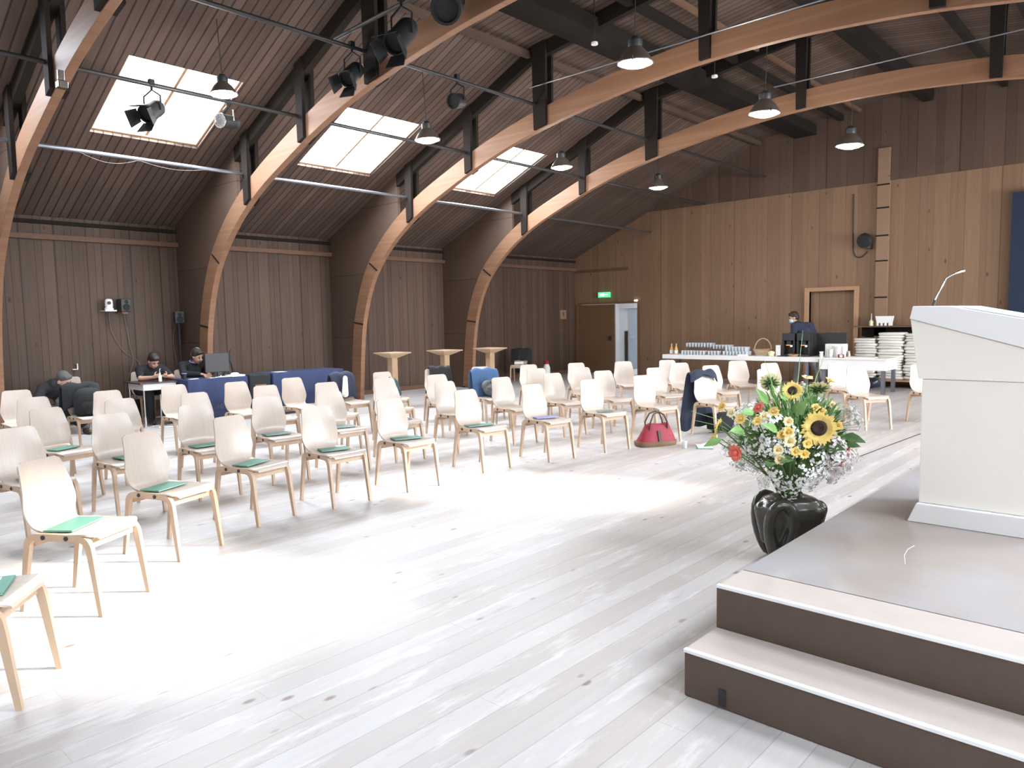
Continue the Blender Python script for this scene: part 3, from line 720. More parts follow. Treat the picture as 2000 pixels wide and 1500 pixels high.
ROWS = {
 1: [(-3.87, 0.69, 52), (-4.70, 1.40, 31), (-5.31, 2.16, 20), (-5.67, 2.98, 13), (-5.64, 3.75, 0), (-5.60, 4.56, -2), (-5.64, 5.64, -5), (-5.44, 6.52, -9), (-5.27, 7.41, -14), (-5.07, 8.30, -17), (-4.63, 9.10, -24), (-4.20, 10.12, -29), (-3.28, 11.00, -38), (-2.70, 11.95, -45)],
 2: [(-6.42, 1.61, 11), (-6.75, 2.38, 3), (-6.83, 3.14, -3), (-6.92, 3.94, -5), (-6.84, 4.66, -6), (-6.82, 5.44, -8), (-6.69, 6.28, -6), (-6.53, 7.14, -10), (-6.39, 8.04, -14), (-6.06, 8.76, -22), (-5.74, 9.66, -26), (-5.26, 10.51, -27), (-4.72, 11.40, -34), (-3.80, 11.75, -37)],
 3: [(-7.83, 2.22, 14), (-8.14, 2.95, 3), (-8.11, 3.73, 0), (-8.29, 4.69, -5), (-7.99, 5.38, -6), (-7.89, 6.22, -11), (-7.73, 7.03, -14), (-7.68, 7.91, -22), (-7.30, 8.66, -28), (-6.83, 9.15, -34), (-6.06, 10.81, -42), (-5.47, 11.73, -44)],
 4: [(-9.25, 2.43, 3), (-9.38, 3.24, 2), (-9.50, 4.07, -2), (-9.21, 4.78, -2), (-9.16, 5.60, -2), (-9.05, 6.35, -5), (-8.93, 7.00, -8), (-8.78, 7.89, -16), (-8.45, 8.60, -22), (-8.07, 9.37, -26), (-7.63, 10.13, -27), (-7.16, 10.81, -38), (-6.65, 11.48, -35)],
 5: [(-10.56, 2.55, -5), (-10.63, 3.32, 0)],
}
RN = {1: 'front row', 2: 'second row', 3: 'third row', 4: 'fourth row', 5: 'short fifth row'}
EXTRA = {(1, 0): ', its back cut by the frame', (1, 1): ', in the sun', (1, 10): ', navy coat over its back', (2, 5): '', (3, 7): ', blue jacket over its back', (4, 5): ', dark jacket over its back', (4, 7): ', black jacket over its back', (5, 1): ', black bag on it', (1, 13): ', behind the lectern'}
first = True; CH = {}
def put_chair(x, y, deg, label, group):
    global first
    if first:
        first = False; chair0.location = (x, y, 0); chair0.rotation_euler = (0, 0, math.radians(deg)); chair0['label'] = label; chair0['group'] = group; return chair0
    return dup(chair0, (x, y, 0), math.radians(deg), label, group)
for r, L in ROWS.items():
    for i, (x, y, d) in enumerate(L):
        CH[(r, i)] = (x, y, d)
        put_chair(x, y, d, 'plywood chair, %s from the left in the %s%s' % (ORD[i] if i else 'first', RN[r], EXTRA.get((r, i), '')), 'plywood chairs in rows')
put_chair(-13.02, 5.0, 0, 'plywood chair under the person with the phone at the desk', 'plywood chairs by the left wall')
put_chair(-12.85, 5.66, 0, 'plywood chair under the person at the computer', 'plywood chairs by the left wall')
put_chair(-12.75, 3.70, -25, 'plywood chair by the left wall, seating the bent person', 'plywood chairs by the left wall')
put_chair(-12.75, 14.2, -60, 'plywood chair alone in the far left corner, with a black coat', 'plywood chairs by the left wall')

def on_chair(key, lx, ly, lz, rz=0.0):
    x, y, d = CH[key] if key in CH else key
    a = math.radians(d); return (x + lx*math.cos(a) - ly*math.sin(a), y + lx*math.sin(a) + ly*math.cos(a), lz), a + rz

# booklets on seats
def booklet(key, lab, mat, lx=-0.02, ly=0.0, rz=0.2, w=0.215, h=0.15, sticker=False):
    loc, a = on_chair(key, lx, ly, 0.463)
    t = thing('booklet', lab, 'booklet', loc, a, 'booklets on the seats')
    bm = bm_new(); R_ = Matrix.Rotation(rz, 3, 'Z')
    box(bm, (-h/2, -w/2, 0.0), (h/2, w/2, 0.003), R_, (0,0,0)); obj('cover', bm, mat, t)
    bm = bm_new(); box(bm, (-h/2 + .003, -w/2 + .003, 0.003), (h/2 - .003, w/2 - .003, 0.006), R_, (0,0,0)); obj('pages', bm, 'paper', t)
    bm = bm_new(); box(bm, (-h/2, -w/2, 0.006), (h/2, w/2, 0.009), R_, (0,0,0)); obj('cover', bm, mat, t)
    if sticker:
        bm = bm_new(); box(bm, (-0.015, w/2 - 0.075, 0.009), (0.03, w/2 - 0.015, 0.0096), R_, (0,0,0)); obj('label_sticker', bm, 'sticker', t)
booklet((1, 0), 'green booklet with a white sticker on the nearest seat', 'green', 0.06, 0.03, 0.25, 0.26, 0.16, True)
booklet((1, 1), 'green booklet on the sunlit second front row seat', 'green', -0.04, -0.02, 0.15, 0.30, 0.17)
booklet((1, 2), 'green booklet on the third front row seat', 'green', -0.03, -0.03, 0.1, 0.28, 0.16)
booklet((1, 3), 'green booklet on the fourth front row seat', 'green', 0.0, -0.02, 0.2, 0.28, 0.15)
booklet((1, 4), 'green booklet on the fifth front row seat', 'green', -0.03, 0.02, -0.3, 0.26, 0.15)
booklet((1, 5), 'green booklet on the sixth front row seat', 'green', -0.03, 0.02, -0.3, 0.28, 0.15)
booklet((1, 6), 'green booklet on the seventh front row seat', 'green', -0.03, 0.0, -0.2, 0.32, 0.12)
booklet((1, 7), 'blue and white sheet on the eighth front row seat', 'bluebook', -0.05, 0.02, -0.3, 0.26, 0.13)
booklet((1, 8), 'thin grey booklet on the ninth front row seat', 'teal', 0.02, 0.0, -0.5, 0.20, 0.10)
booklet((2, 1), 'green booklet on the second seat of the second row', 'green', -0.08, 0.06, 0.1)
booklet((2, 2), 'green booklet on the third seat of the second row', 'green', -0.05, 0.0, 0.1, 0.26)
booklet((2, 3), 'grey green booklet on the fourth seat of the second row', 'teal', -0.05, 0.0, -0.1, 0.26)
booklet((2, 4), 'grey green booklet on the fifth seat of the second row', 'teal', 0.0, 0.0, -0.2, 0.27)
booklet((3, 5), 'dark booklet on the sixth seat of the third row', 'navybook', 0.02, 0.02, -0.2, 0.22)
booklet((3, 0), 'green booklet on the first seat of the third row', 'green', -0.02, 0.0, 0.2, 0.26, 0.13)
booklet((3, 1), 'green booklet lying on the second seat of the third row', 'green', 0.0, 0.0, 0.1)
booklet((2, 0), 'green booklet on the first seat of the second row', 'green', -0.04, 0.02, 0.2)
booklet((2, 5), 'dark booklet on the sixth seat of the second row', 'navybook', 0.02, 0.02, -0.1)

# ================================================================== CLOTHING AND BAGS ON CHAIRS
def drape(name, lab, cat, key, mat, fl, bl, w, seed, grp=None, yoff=0.0, flare=0.1, th=0.02, front_open=False, lean=0.0):
    """garment hung over the backrest: front flap length fl, rear fall bl, half width w"""
    random.seed(seed)
    loc, a = on_chair(key, 0, 0, 0)
    P = []
    nF, nB = 7, 16
    top = Vector((-0.265, 0.860))
    for i in range(nF + 1):
        f = i / nF; P.append((top.x + 0.022 + 0.20*fl*(1-f), top.y - fl*(1-f), 'f'))
    P.append((top.x - 0.012, top.y + 0.014, 't'))
    for i in range(1, nB + 1):
        f = i / nB; P.append((top.x - 0.045 - 0.03*f - lean*f, top.y - bl*f, 'b'))
    nu = 16; grid = []
    ph = [random.uniform(0, 6) for _ in range(6)]
    for i, (x, z, s) in enumerate(P):
        row = []
        for k in range(nu + 1):
            u = -1 + 2*k/nu
            dist = abs(z - top.y)
            ww = w * (1.0 + flare * dist / 0.5)
            fold = 0.018 * min(1, dist/0.2) * (math.sin(5*u + ph[0] + 2*dist) + 0.6*math.sin(11*u + ph[1]))
            sgn = -1 if s == 'b' else (1 if s == 'f' else 0)
            over = max(0, abs(u*ww) - 0.155)
            yy = yoff + u*ww * (1 - 0.10*math.sin(3*dist + ph[2]))
            zz = z - over*1.1*(0.25 if s != 'f' else 0.6) + 0.012*math.sin(7*u + ph[3]) - (0.05*max(0, math.sin(4*u + ph[4])) if (s == 'b' and i > len(P) - 3) else 0)
            xx = x + sgn*(0.012 + abs(fold)) + (0 if s == 'b' else -over*0.25)
            if front_open and s == 'f' and abs(u) < 0.75: zz = max(zz, top.y - 0.05 - 0.10*abs(u)); xx = min(xx, top.x + 0.035 + 0.20*max(0, top.y - zz))
            row.append(Vector((xx, yy, max(0.015, zz))))
        grid.append(row)
    bm = bm_new(); V = [[bm.verts.new(p) for p in r] for r in grid]
    for i in range(len(V)-1):
        for k in range(nu): bm.faces.new((V[i][k], V[i][k+1], V[i+1][k+1], V[i+1][k]))
    o = obj(name, bm, mat, None, smooth=True, loc=loc, angle=180); o.rotation_euler = (0, 0, a)
    s = o.modifiers.new('solid', 'SOLIDIFY'); s.thickness = th; s.offset = 1
    s2 = o.modifiers.new('sub', 'SUBSURF'); s2.levels = 1; s2.render_levels = 1
    tag(o, lab, cat, grp); return o
drape('coat', 'long navy coat over the eleventh front row chair, by the red bag', 'coat', (1, 10), 'navycloth', 0.10, 0.78, 0.235, 3, yoff=-0.02, front_open=True)
drape('jacket', 'blue denim jacket over a third row chair back', 'jacket', (3, 7), 'denim', 0.42, 0.50, 0.20, 5)
drape('jacket', 'black jacket over a fourth row chair, below the middle high table', 'jacket', (4, 7), 'blackcloth', 0.25, 0.50, 0.17, 7, yoff=0.10)
drape('jacket', 'dark navy jacket over a chair beside the right blue table', 'jacket', (4, 5), 'navycloth', 0.36, 0.50, 0.21, 9)
drape('coat', 'black coat over the lone chair in the far left corner', 'coat', (-12.75, 14.2, -60), 'blackcloth', 0.30, 0.60, 0.25, 11)
drape('jacket', 'black jacket over the back of the fifth row chair with the bag', 'jacket', (5, 1), 'blackcloth', 0.30, 0.55, 0.21, 13)

def blob(name, parts, mat, parent=None, voxel=0.02, loc=None):
    bm = bm_new()
    for p in parts:
        if p[0] == 'c': capsule(bm, p[1], p[2], p[3], p[4])
        else: ball(bm, p[1], p[2], 14, p[3])
    return obj(name, bm, mat, parent, smooth=True, remesh=voxel, loc=loc)
def backpack(lab, loc, rz, mat, h=0.42, w=0.30, d=0.20, tilt=0.0, grp=None):
    t = thing('backpack', lab, 'backpack', loc, rz, grp)
    t.rotation_euler = (0, tilt, rz)
    bm = bm_new()
    prof = [(0.0, 0.86), (0.12, 0.98), (0.5, 1.0), (0.8, 0.9), (0.95, 0.62), (1.0, 0.25)]
    rings = []
    for f, s in prof:
        ring = []
        for k in range(20):
            th = 2*PI*k/20; cx, sy = math.cos(th), math.sin(th)
            ring.append((d/2*s*math.copysign(abs(cx)**0.6, cx), w/2*s*math.copysign(abs(sy)**0.6, sy), h*f))
        rings.append(ring)
    ring_loft(bm, rings, True); obj('bag_body', bm, mat, t, smooth=True, angle=50)
    bm = bm_new()
    rings = []
    for f, s in [(0.05, .8), (0.12, 1), (0.4, 1), (0.5, .75)]:
        rings.append([(d*0.42 + d*0.22*s*max(0, math.cos(2*PI*k/16)) , w*0.38*s*math.copysign(abs(math.sin(2*PI*k/16))**.6, math.sin(2*PI*k/16)), h*f) for k in range(16)])
    ring_loft(bm, rings, True); obj('front_pocket', bm, mat, t, smooth=True)
    bm = bm_new()
    for s in (-1, 1): tube(bm, [(-d*0.42, s*w*0.25, h*0.9), (-d*0.85, s*w*0.3, h*0.6), (-d*0.5, s*w*0.32, h*0.1)], 0.012, 6)
    obj('strap', bm, 'blackcloth', t)
    bm = bm_new(); tube(bm, [(-0.02, -0.05, h*0.97), (-0.02, 0, h*1.06), (-0.02, 0.05, h*0.97)], 0.009, 6); obj('handle', bm, 'blackcloth', t)
    return t
loc, a = on_chair((5, 1), -0.03, 0.02, 0.464); backpack('large black backpack standing on a fifth row chair', loc, a, 'blackcloth', 0.36, 0.34, 0.24)
loc, a = on_chair((4, 6), 0.02, 0.06, 0.464); backpack('dark teal backpack leaning on a fourth row seat', loc, a + 0.4, plain('dark teal nylon', (0.03, 0.065, 0.075), 0.7), 0.30, 0.22, 0.14, -0.25)
loc, a = on_chair((3, 7), -0.02, 0.03, 0.464); 
t = thing('scarf_bundle', 'crumpled grey olive cloth bundle on the seat under the denim jacket', 'cloth', loc, a)
blob('bundle', [('b', (0, 0, 0.11), 0.13, (1, 1.1, 0.8)), ('b', (0.03, 0.06, 0.19), 0.10, (0.8, 1, 0.9)), ('b', (-0.03, -0.07, 0.16), 0.09, (1, 1, 1)), ('c', (0.10, -0.10, 0.14), (0.09, 0.12, 0.05), 0.03, 0.035), ('c', (0.08, -0.06, 0.24), (0.12, 0.12, 0.15), 0.025, 0.03)], 'greycloth', t, 0.012)
loc, a = on_chair((4, 5), -0.12, -0.05, 0.70)
t = thing('white_shirt', 'white cloth tucked into the dark navy jacket', 'cloth', loc, a)
blob('cloth_fold', [('c', (0.02, 0.02, 0.10), (0.04, 0.0, -0.14), 0.035, 0.05)], 'towel', t, 0.012)

# black trolley bag under the coat chair
loc, a = on_chair((1, 10), -0.20, 0.26, 0.0)
t = thing('trolley_bag', 'black bag on the floor behind the chair with the navy coat', 'bag', loc, a)
obj('bag_body', box(bm_new(), (-0.12, -0.17, 0.03), (0.10, 0.17, 0.27)), 'blackcloth', t, bevel=0.03)
bm = bm_new()
for y in (-0.12, 0.12): lathe(bm, [(0, -0.015), (0.028, -0.015), (0.028, 0.015), (0, 0.015)], (0.0, y, 0.028), 14, rot=quat_to((0, 1, 0)))
obj('wheel', bm, 'blackmetal', t)

# red tote bag with leather base and handles
t = thing('tote_bag', 'red bag with brown leather base standing at the front row', 'bag', (-4.88, 7.98, 0), math.radians(-28))
rings = []
for f, w_, d_, xo in [(0.0, 0.26, 0.12, 0), (0.10, 0.275, 0.125, 0), (0.105, 0.275, 0.125, 0), (0.4, 0.24, 0.10, 0.01), (0.75, 0.19, 0.07, 0.015), (1.0, 0.165, 0.035, 0.02)]:
    rings.append([(d_*math.copysign(abs(math.cos(2*PI*k/24))**.6, math.cos(2*PI*k/24)), w_*math.copysign(abs(math.sin(2*PI*k/24))**.6, math.sin(2*PI*k/24)) + xo, 0.27*f + 0.012*math.sin(5*k)*(f > .2)) for k in range(24)])
obj('bag_body', ring_loft(bm_new(), rings[2:], True), 'red', t, smooth=True, angle=60)
obj('leather_base', ring_loft(bm_new(), [[(x*1.02, y*1.02, z) for x, y, z in r] for r in rings[:3]] + [[(x*1.02, y*1.02, z + 0.035) for x, y, z in rings[2]]], True), 'leather', t, smooth=True, angle=60)
for s in (-1, 1):
    obj('handle', tube(bm_new(), [(s*0.05, -0.12, 0.20), (s*0.065, -0.11, 0.30), (s*0.05, -0.06, 0.40), (s*0.04, 0.02, 0.43), (s*0.05, 0.09, 0.39), (s*0.06, 0.13, 0.30), (s*0.05, 0.14, 0.20)], 0.010, 8), 'darkleather', t, smooth=True)
    obj('leather_strap', box(bm_new(), (s*0.105 - 0.006, -0.02, 0.06), (s*0.105 + 0.006, 0.02, 0.2), Matrix.Rotation(-s*0.28, 3, 'Y')), 'darkleather', t)

# cup and booklet on the floor
t = thing('drinking_glass', 'glass of yellow juice on the floor right of the red bag', 'glass', (-4.47, 7.98, 0))
obj('glass_body', lathe(bm_new(), [(0.028, 0), (0.034, 0.10), (0.032, 0.10), (0.026, 0.004), (0, 0.004)], n=16), 'tumbler', t, smooth=True)
obj('juice', lathe(bm_new(), [(0, 0.005), (0.024, 0.005), (0.029, 0.055), (0, 0.055)], n=16), 'yellow', t, smooth=True)
t = thing('booklet', 'green booklet with white sheets fanned on the floor', 'booklet', (-4.33, 8.22, 0), 0.5, 'papers on the floor')
obj('cover', box(bm_new(), (-0.10, -0.16, 0.0), (0.10, 0.16, 0.006)), 'green', t)
bm = bm_new(); box(bm, (-0.09, -0.13, 0.007), (0.09, 0.14, 0.010), Matrix.Rotation(0.10, 3, 'Z')); box(bm, (-0.10, -0.06, 0.02), (0.06, 0.10, 0.024), Matrix.Rotation(-0.35, 3, 'Y')); obj('pages', bm, 'paper', t)
# ================================================================== LECTERN ON THE STAGE
LY0, LY1 = 4.64, 5.30
t = thing('lectern', 'cream white lectern standing on the stage, cut by the right edge', 'lectern', (0, 0, SZ + 0.003))
def lp(poly, y0, y1, m, nm, bev=0.0): return obj(nm, prism(bm_new(), [(x, z - SZ) for x, z in poly], 1, y0, y1), m, t, bevel=bev)
lp([(-1.150, 1.637), (-0.97, 1.634), (-0.38, 1.505), (-0.38, 1.335), (-1.165, 1.566)], LY0 - 0.012, LY1 + 0.012, 'white', 'desk_top', 0.004)
lp([(-1.163, 1.564), (-0.40, 1.338), (-0.40, 1.225), (-1.115, 1.225)], LY0, LY1, 'lectern', 'upper_box', 0.004)
lp([(-1.095, 1.223), (-0.40, 1.223), (-0.40, 0.512), (-1.095, 0.512)], LY0 + 0.006, LY1 - 0.006, 'lectern', 'body', 0.003)
lp([(-1.10, 0.51), (-0.37, 0.51), (-0.33, SZ), (-1.145, SZ)], LY0 - 0.03, LY1 + 0.03, 'white', 'plinth', 0.004)
lp([(-0.93, 1.628), (-0.42, 1.517), (-0.42, 1.523), (-0.93, 1.634)], LY0 + 0.03, LY1 - 0.03, 'nosing', 'reading_board')
mic = thing('microphone', 'slim silver gooseneck microphone on the lectern', 'microphone', (-1.065, 4.70, 1.637))
obj('base', tube(bm_new(), [(0, 0, 0), (0.008, 0.005, 0.035)], 0.010, 10), 'blackmetal', mic)
obj('gooseneck', tube(bm_new(), [(0.006, 0.004, 0.03), (0.030, 0.022, 0.09), (0.055, 0.040, 0.155), (0.075, 0.055, 0.172), (0.10, 0.065, 0.185)], [0.006, 0.006, 0.0065, 0.004, 0.004], 8), 'chrome', mic, smooth=True)
obj('head', tube(bm_new(), [(0.10, 0.065, 0.185), (0.115, 0.072, 0.192), (0.135, 0.085, 0.196)], [0.006, 0.008, 0.006], 10), 'chrome', mic, smooth=True)

# ================================================================== VASE AND FLOWERS
VC = Vector((-1.87, 4.72, 0))
t = thing('vase', 'squat glossy black ceramic vase with looped handles on the floor', 'vase', VC, math.radians(42))
bm = bm_new(); n = 28; rings = []
for z, rx, ry in [(0.0, .075, .06), (0.02, .09, .07), (0.10, .135, .085), (0.20, .175, .105), (0.29, .20, .145), (0.36, .205, .145), (0.405, .17, .125), (0.425, .11, .09), (0.43, .075, .07)]:
    rings.append([(rx*math.copysign(abs(math.cos(2*PI*k/n))**.75, math.cos(2*PI*k/n)), ry*math.copysign(abs(math.sin(2*PI*k/n))**.75, math.sin(2*PI*k/n)), z) for k in range(n)])
ring_loft(bm, rings, True)
# big looped handle ridges: teardrop loops on the flanks and shoulder lobes
def loop(cx, sgn, rr):
    P = []
    for k in range(20):
        a = 2*PI*k/20
        x = 0.100*math.cos(a)*(0.75 + 0.25*math.sin(a)); z = 0.215 + 0.185*math.sin(a)
        P.append((cx + x, sgn*(0.120 + 0.035*max(0, math.sin(a))) - sgn*0.035*max(0, -math.sin(a)), z))
    tube(bm, P, rr, 10, closed=True)
for sg in (-1, 1):
    loop(-0.105, sg, 0.033)
    capsule(bm, (0.10, sg*0.055, 0.12), (0.145, sg*0.085, 0.33), 0.03, 0.055)
capsule(bm, (0.16, 0, 0.16), (0.185, 0, 0.33), 0.04, 0.06)
capsule(bm, (-0.15, 0, 0.14), (-0.175, 0, 0.33), 0.04, 0.06)
bmesh.ops.recalc_face_normals(bm, faces=bm.faces[:])
obj('vase_body', bm, 'ceramic', t, smooth=True, remesh=0.009)
obj('neck_rim', lathe(bm_new(), [(0.070, 0.40), (0.078, 0.445), (0.072, 0.45), (0.062, 0.40)], n=24), 'ceramic', t, smooth=True)

NECK = VC + Vector((0, 0, 0.44))
random.seed(21)
FG = 'flowers in the black vase'
def stem_tube(bm, head, r=0.0035):
    p0 = NECK + Vector((random.uniform(-.03, .03), random.uniform(-.03, .03), -0.10)); head = Vector(head)
    mid = p0.lerp(head, 0.5) + Vector((0, 0, 0.10 * (head - p0).length)); q1 = p0.lerp(head, 0.2) + Vector((0, 0, 0.07))
    return tube(bm, [p0 , q1, mid, head], r, 5)
def petals(bm, c, d, n, r0, L, w, lift=0.15, layers=1, jit=0.15):
    q = quat_to(d); c = Vector(c)
    for ly in range(layers):
        for k in range(n):
            a = 2*PI*(k + 0.5*ly)/n + random.uniform(-jit, jit)*0.5; LL = L*random.uniform(0.85, 1.1)
            dr = Vector((math.cos(a), math.sin(a), 0)); sd = Vector((-math.sin(a), math.cos(a), 0)); up = Vector((0, 0, 1))
            lf = lift + 0.12*ly + random.uniform(-.08, .08)
            pts = [dr*r0 - sd*w*.3, dr*r0 + sd*w*.3, dr*(r0 + LL*.5) + sd*w*.5 + up*lf*LL*.5, dr*(r0 + LL) + up*lf*LL*.6, dr*(r0 + LL*.5) - sd*w*.5 + up*lf*LL*.5]
            f = [bm.verts.new(c + q @ p) for p in pts]; bm.faces.new(f)
            g = [bm.verts.new(c + q @ (p - up*0.0015)) for p in pts]; bm.faces.new(list(reversed(g)))
            for j in range(5): bm.faces.new((f[j], g[j], g[(j+1) % 5], f[(j+1) % 5]))
    return bm
def sunflower(lab, c, d, r, col='yellow', disc=0.42):
    t = thing('sunflower', lab, 'sunflower', (0, 0, 0), 0, None)
    obj('petals', petals(bm_new(), c, d, 17, r*disc*0.9, r*0.62, r*0.30, 0.25, 2), col, t)
    q = quat_to(d)
    obj('seed_disc', lathe(bm_new(), [(0, -0.01), (r*disc, -0.008), (r*disc*1.02, 0.006), (r*disc*0.7, 0.018), (r*disc*0.3, 0.014), (0, 0.010)], c, 18, rot=q), 'disc', t, smooth=True)
    b = petals(bm_new(), Vector(c) - Vector(d).normalized()*0.012, -Vector(d), 10, 0.012, r*0.55, r*0.2, -0.35); obj('sepals', b, 'leafd', t)
    obj('stem', stem_tube(bm_new(), Vector(c) - Vector(d).normalized()*0.015, 0.006), 'stem', t, smooth=True)
def P3(p): return Vector(p)
sunflower('largest sunflower, facing the viewer right of the middle of the bouquet', (-1.63, 4.55, 0.91), (0.15, -0.95, 0.25), 0.112)
sunflower('sunflower at the top of the bouquet facing the viewer', (-1.84, 4.66, 1.12), (0.25, -0.85, 0.40), 0.068)
sunflower('pale sunflower at the top right of the bouquet, opening upwards', (-1.77, 4.92, 1.11), (-0.25, 0.50, 0.75), 0.095, 'paleyellow', 0.3)
sunflower('small sunflower at the far left side, seen in profile', (-2.20, 4.37, 0.89), (-0.95, -0.15, 0.25), 0.06)
sunflower('pale sunflower at the top left, turned away', (-2.05, 4.81, 1.15), (-0.4, 0.75, 0.5), 0.085, 'paleyellow', 0.3)
def rosette(name, lab, c, d, r, col, grp, n=7):
    t = thing(name, lab, 'flower', (0, 0, 0), 0, grp)
    b = petals(bm_new(), c, d, n, r*0.15, r*0.85, r*0.75, 0.45, 3, 0.5); obj('petals', b, col, t)
    ball(bb := bm_new(), Vector(c) + Vector(d).normalized()*r*0.15, r*0.33, 8); obj('centre', bb, 'amber' if col != 'coral' else 'coral', t)
    obj('stem', stem_tube(bm_new(), c), 'stem', t)
YEL = [(-2.10,4.34,0.99),(-2.03,4.33,0.96),(-1.91,4.30,0.96),(-1.90,4.38,0.98),(-1.88,4.47,1.0),(-1.74,4.35,0.90),(-1.72,4.33,0.85),(-1.78,4.35,0.88),(-1.65,4.42,0.83),(-1.77,4.28,0.80),(-1.69,4.34,0.79),(-1.66,4.40,0.77),(-1.77,4.30,0.74),(-1.69,4.65,1.02),(-1.66,4.67,1.0),(-1.65,4.82,1.02),(-1.58,4.73,0.91),(-2.19,4.40,1.02),(-1.85,4.93,1.18),(-1.74,5.03,1.16),(-2.24,4.39,0.80),(-1.75,4.38,0.96)]
for i, p in enumerate(YEL):
    d = (Vector(p) - Vector((-1.87, 4.75, 0.80))).normalized() + Vector((0.2, -0.5, 0.1))
    rosette('yellow_flower', 'small yellow flower among the bouquet in the black vase', p, d, random.uniform(0.030, 0.040), 'yellow' if i % 3 else 'paleyellow', 'small yellow flowers of the bouquet')
COR = [((-2.02,4.25,0.76), 'coral flower low on the left of the bouquet', .055), ((-1.97,4.46,1.02), 'coral flower high on the left of the bouquet', .04), ((-1.55,4.81,0.74), 'coral flower at the right edge of the bouquet, the upper of two', .045), ((-1.55,4.74,0.69), 'coral flower at the right edge of the bouquet, the lower of two', .045)]
for p, l, r in COR:
    d = (Vector(p) - Vector((-1.87, 4.75, 0.80))).normalized(); rosette('coral_flower', l, p, d, r, 'coral', 'coral flowers', 9)
# sprays of small white blossoms
def spray(c, d, R_, nb, col, lab, grp):
    t = thing('blossom_spray', lab, 'flower', (0, 0, 0), 0, grp)
    c = Vector(c); d = Vector(d).normalized(); b = bm_new(); s = bm_new(); root = c - d*R_*1.7
    for k in range(nb):
        v = Vector((random.gauss(0, 1), random.gauss(0, 1), random.gauss(0, 1))).normalized()
        if v.dot(d) < -0.2: v = -v
        p = c + (v + d*0.2)*R_*random.uniform(0.55, 1.05)
        nn = (v + d*0.4).normalized(); rr = random.uniform(0.0075, 0.0125)
        petals(b, p, nn, 5, 0.001, rr, rr*0.95, 0.35, 1, 0.3)
        if k % 3 == 0: tube(s, [root, (root + p)/2 + v*0.004, p - nn*0.002], 0.0010, 3)
    obj('blossoms', b, col, t)
    stem_tube(s, root, 0.0025); obj('stem', s, 'stem', t)
ctr = Vector((-1.87, 4.75, 0.80)); view = Vector((0.36, -0.93, 0.1)).normalized()
cnt = 0; random.seed(8)
keep = [Vector((-1.63, 4.55, 0.91)), Vector((-1.84, 4.66, 1.12))]
tries = 0; placed = []
while cnt < 74 and tries < 4000:
    tries += 1
    v = Vector((random.gauss(0, 1), random.gauss(0, 1), random.gauss(0, 1))).normalized()
    sx = v.dot(Vector((0.737, 0.675, 0)))      # left-right as the bouquet spreads
    rad = Vector((v.x*0.36, v.y*0.36, v.z*(0.34 if v.z > 0 else 0.30)))
    p = ctr + rad*random.uniform(0.80, 1.12)
    if v.z > 0.35 and abs(sx) < 0.35: continue
    if v.z > 0.72: continue
    if any((p - k).length < 0.13 for k in keep) or any((p - k).length < 0.06 for k in placed): continue
    mid = abs(sx) < 0.33 and v.z > -0.25 and v.dot(view) > 0
    if mid: continue
    placed.append(p); cnt += 1
    pink = (sx > 0.3 and v.z < 0.1)
    spray(p, v, random.uniform(0.055, 0.075), 38, 'pinkfl' if pink and cnt % 2 else 'whitefl', 'pale pink blossom spray low on the right of the bouquet' if pink and cnt % 2 else 'spray of tiny white blossoms in the bouquet', 'pink blossom sprays' if pink and cnt % 2 else 'white blossom sprays')
# leaves and grasses
def leaf_mesh(bm, c, d, nrm, L, w):
    c = Vector(c); d = Vector(d).normalized(); n = Vector(nrm); n = (n - d*n.dot(d)).normalized(); s = d.cross(n)
    P = [(0, 0), (.12, .55), (.35, 1.0), (.65, .75), (.88, .3), (1.0, 0.02)]
    for sg in (-1, 1):
        for i in range(len(P)-1):
            def pt(j, e, o=0.0): x, w_ = P[j]; return c + d*x*L + s*sg*w_*w*0.5*e + n*(-0.25*L*x*x + 0.10*w*w_*e + o)
            a, b_, c_, d_ = pt(i, 0), pt(i+1, 0), pt(i+1, 1), pt(i, 1)
            bm.faces.new([bm.verts.new(p) for p in (a, b_, c_, d_)])
def leaf(c, d, nrm, L, w, col, lab, grp='leaves of the bouquet'):
    t = thing('leaf_stem', lab, 'leaf', (0, 0, 0), 0, grp)
    b = bm_new(); leaf_mesh(b, c, d, nrm, L, w)
    o = obj('leaf', b, col, t); s = o.modifiers.new('solid', 'SOLIDIFY'); s.thickness = 0.0015
    obj('stem', stem_tube(bm_new(), c), 'stem', t)
random.seed(5)
LF = [(-1.60,4.56,0.80,'leafd'),(-1.91,4.45,1.05,'leafg'),(-1.83,4.53,1.07,'leafg'),(-2.16,4.33,0.82,'leafg'),(-1.81,4.36,0.90,'leafg'),(-1.73,4.48,1.0,'leafg'),(-1.98,4.40,1.0,'leafg'),(-1.52,4.66,0.86,'leafd'),(-1.81,4.27,0.72,'leafd'),(-1.56,4.80,0.79,'leafd'),(-1.73,4.38,0.74,'leafd'),(-2.02,4.35,0.88,'leafg')]
for x, y, z, m_ in LF:
    d = (Vector((x, y, z)) - ctr).normalized() + Vector((random.uniform(-.5, .5), random.uniform(-.2, .2), random.uniform(-.5, .3)))
    leaf((x, y, z), d, view + Vector((0, 0, .5)), random.uniform(0.09, 0.14), random.uniform(0.05, 0.08), m_, 'broad green leaf on the front of the bouquet')
bm = bm_new(); random.seed(12)
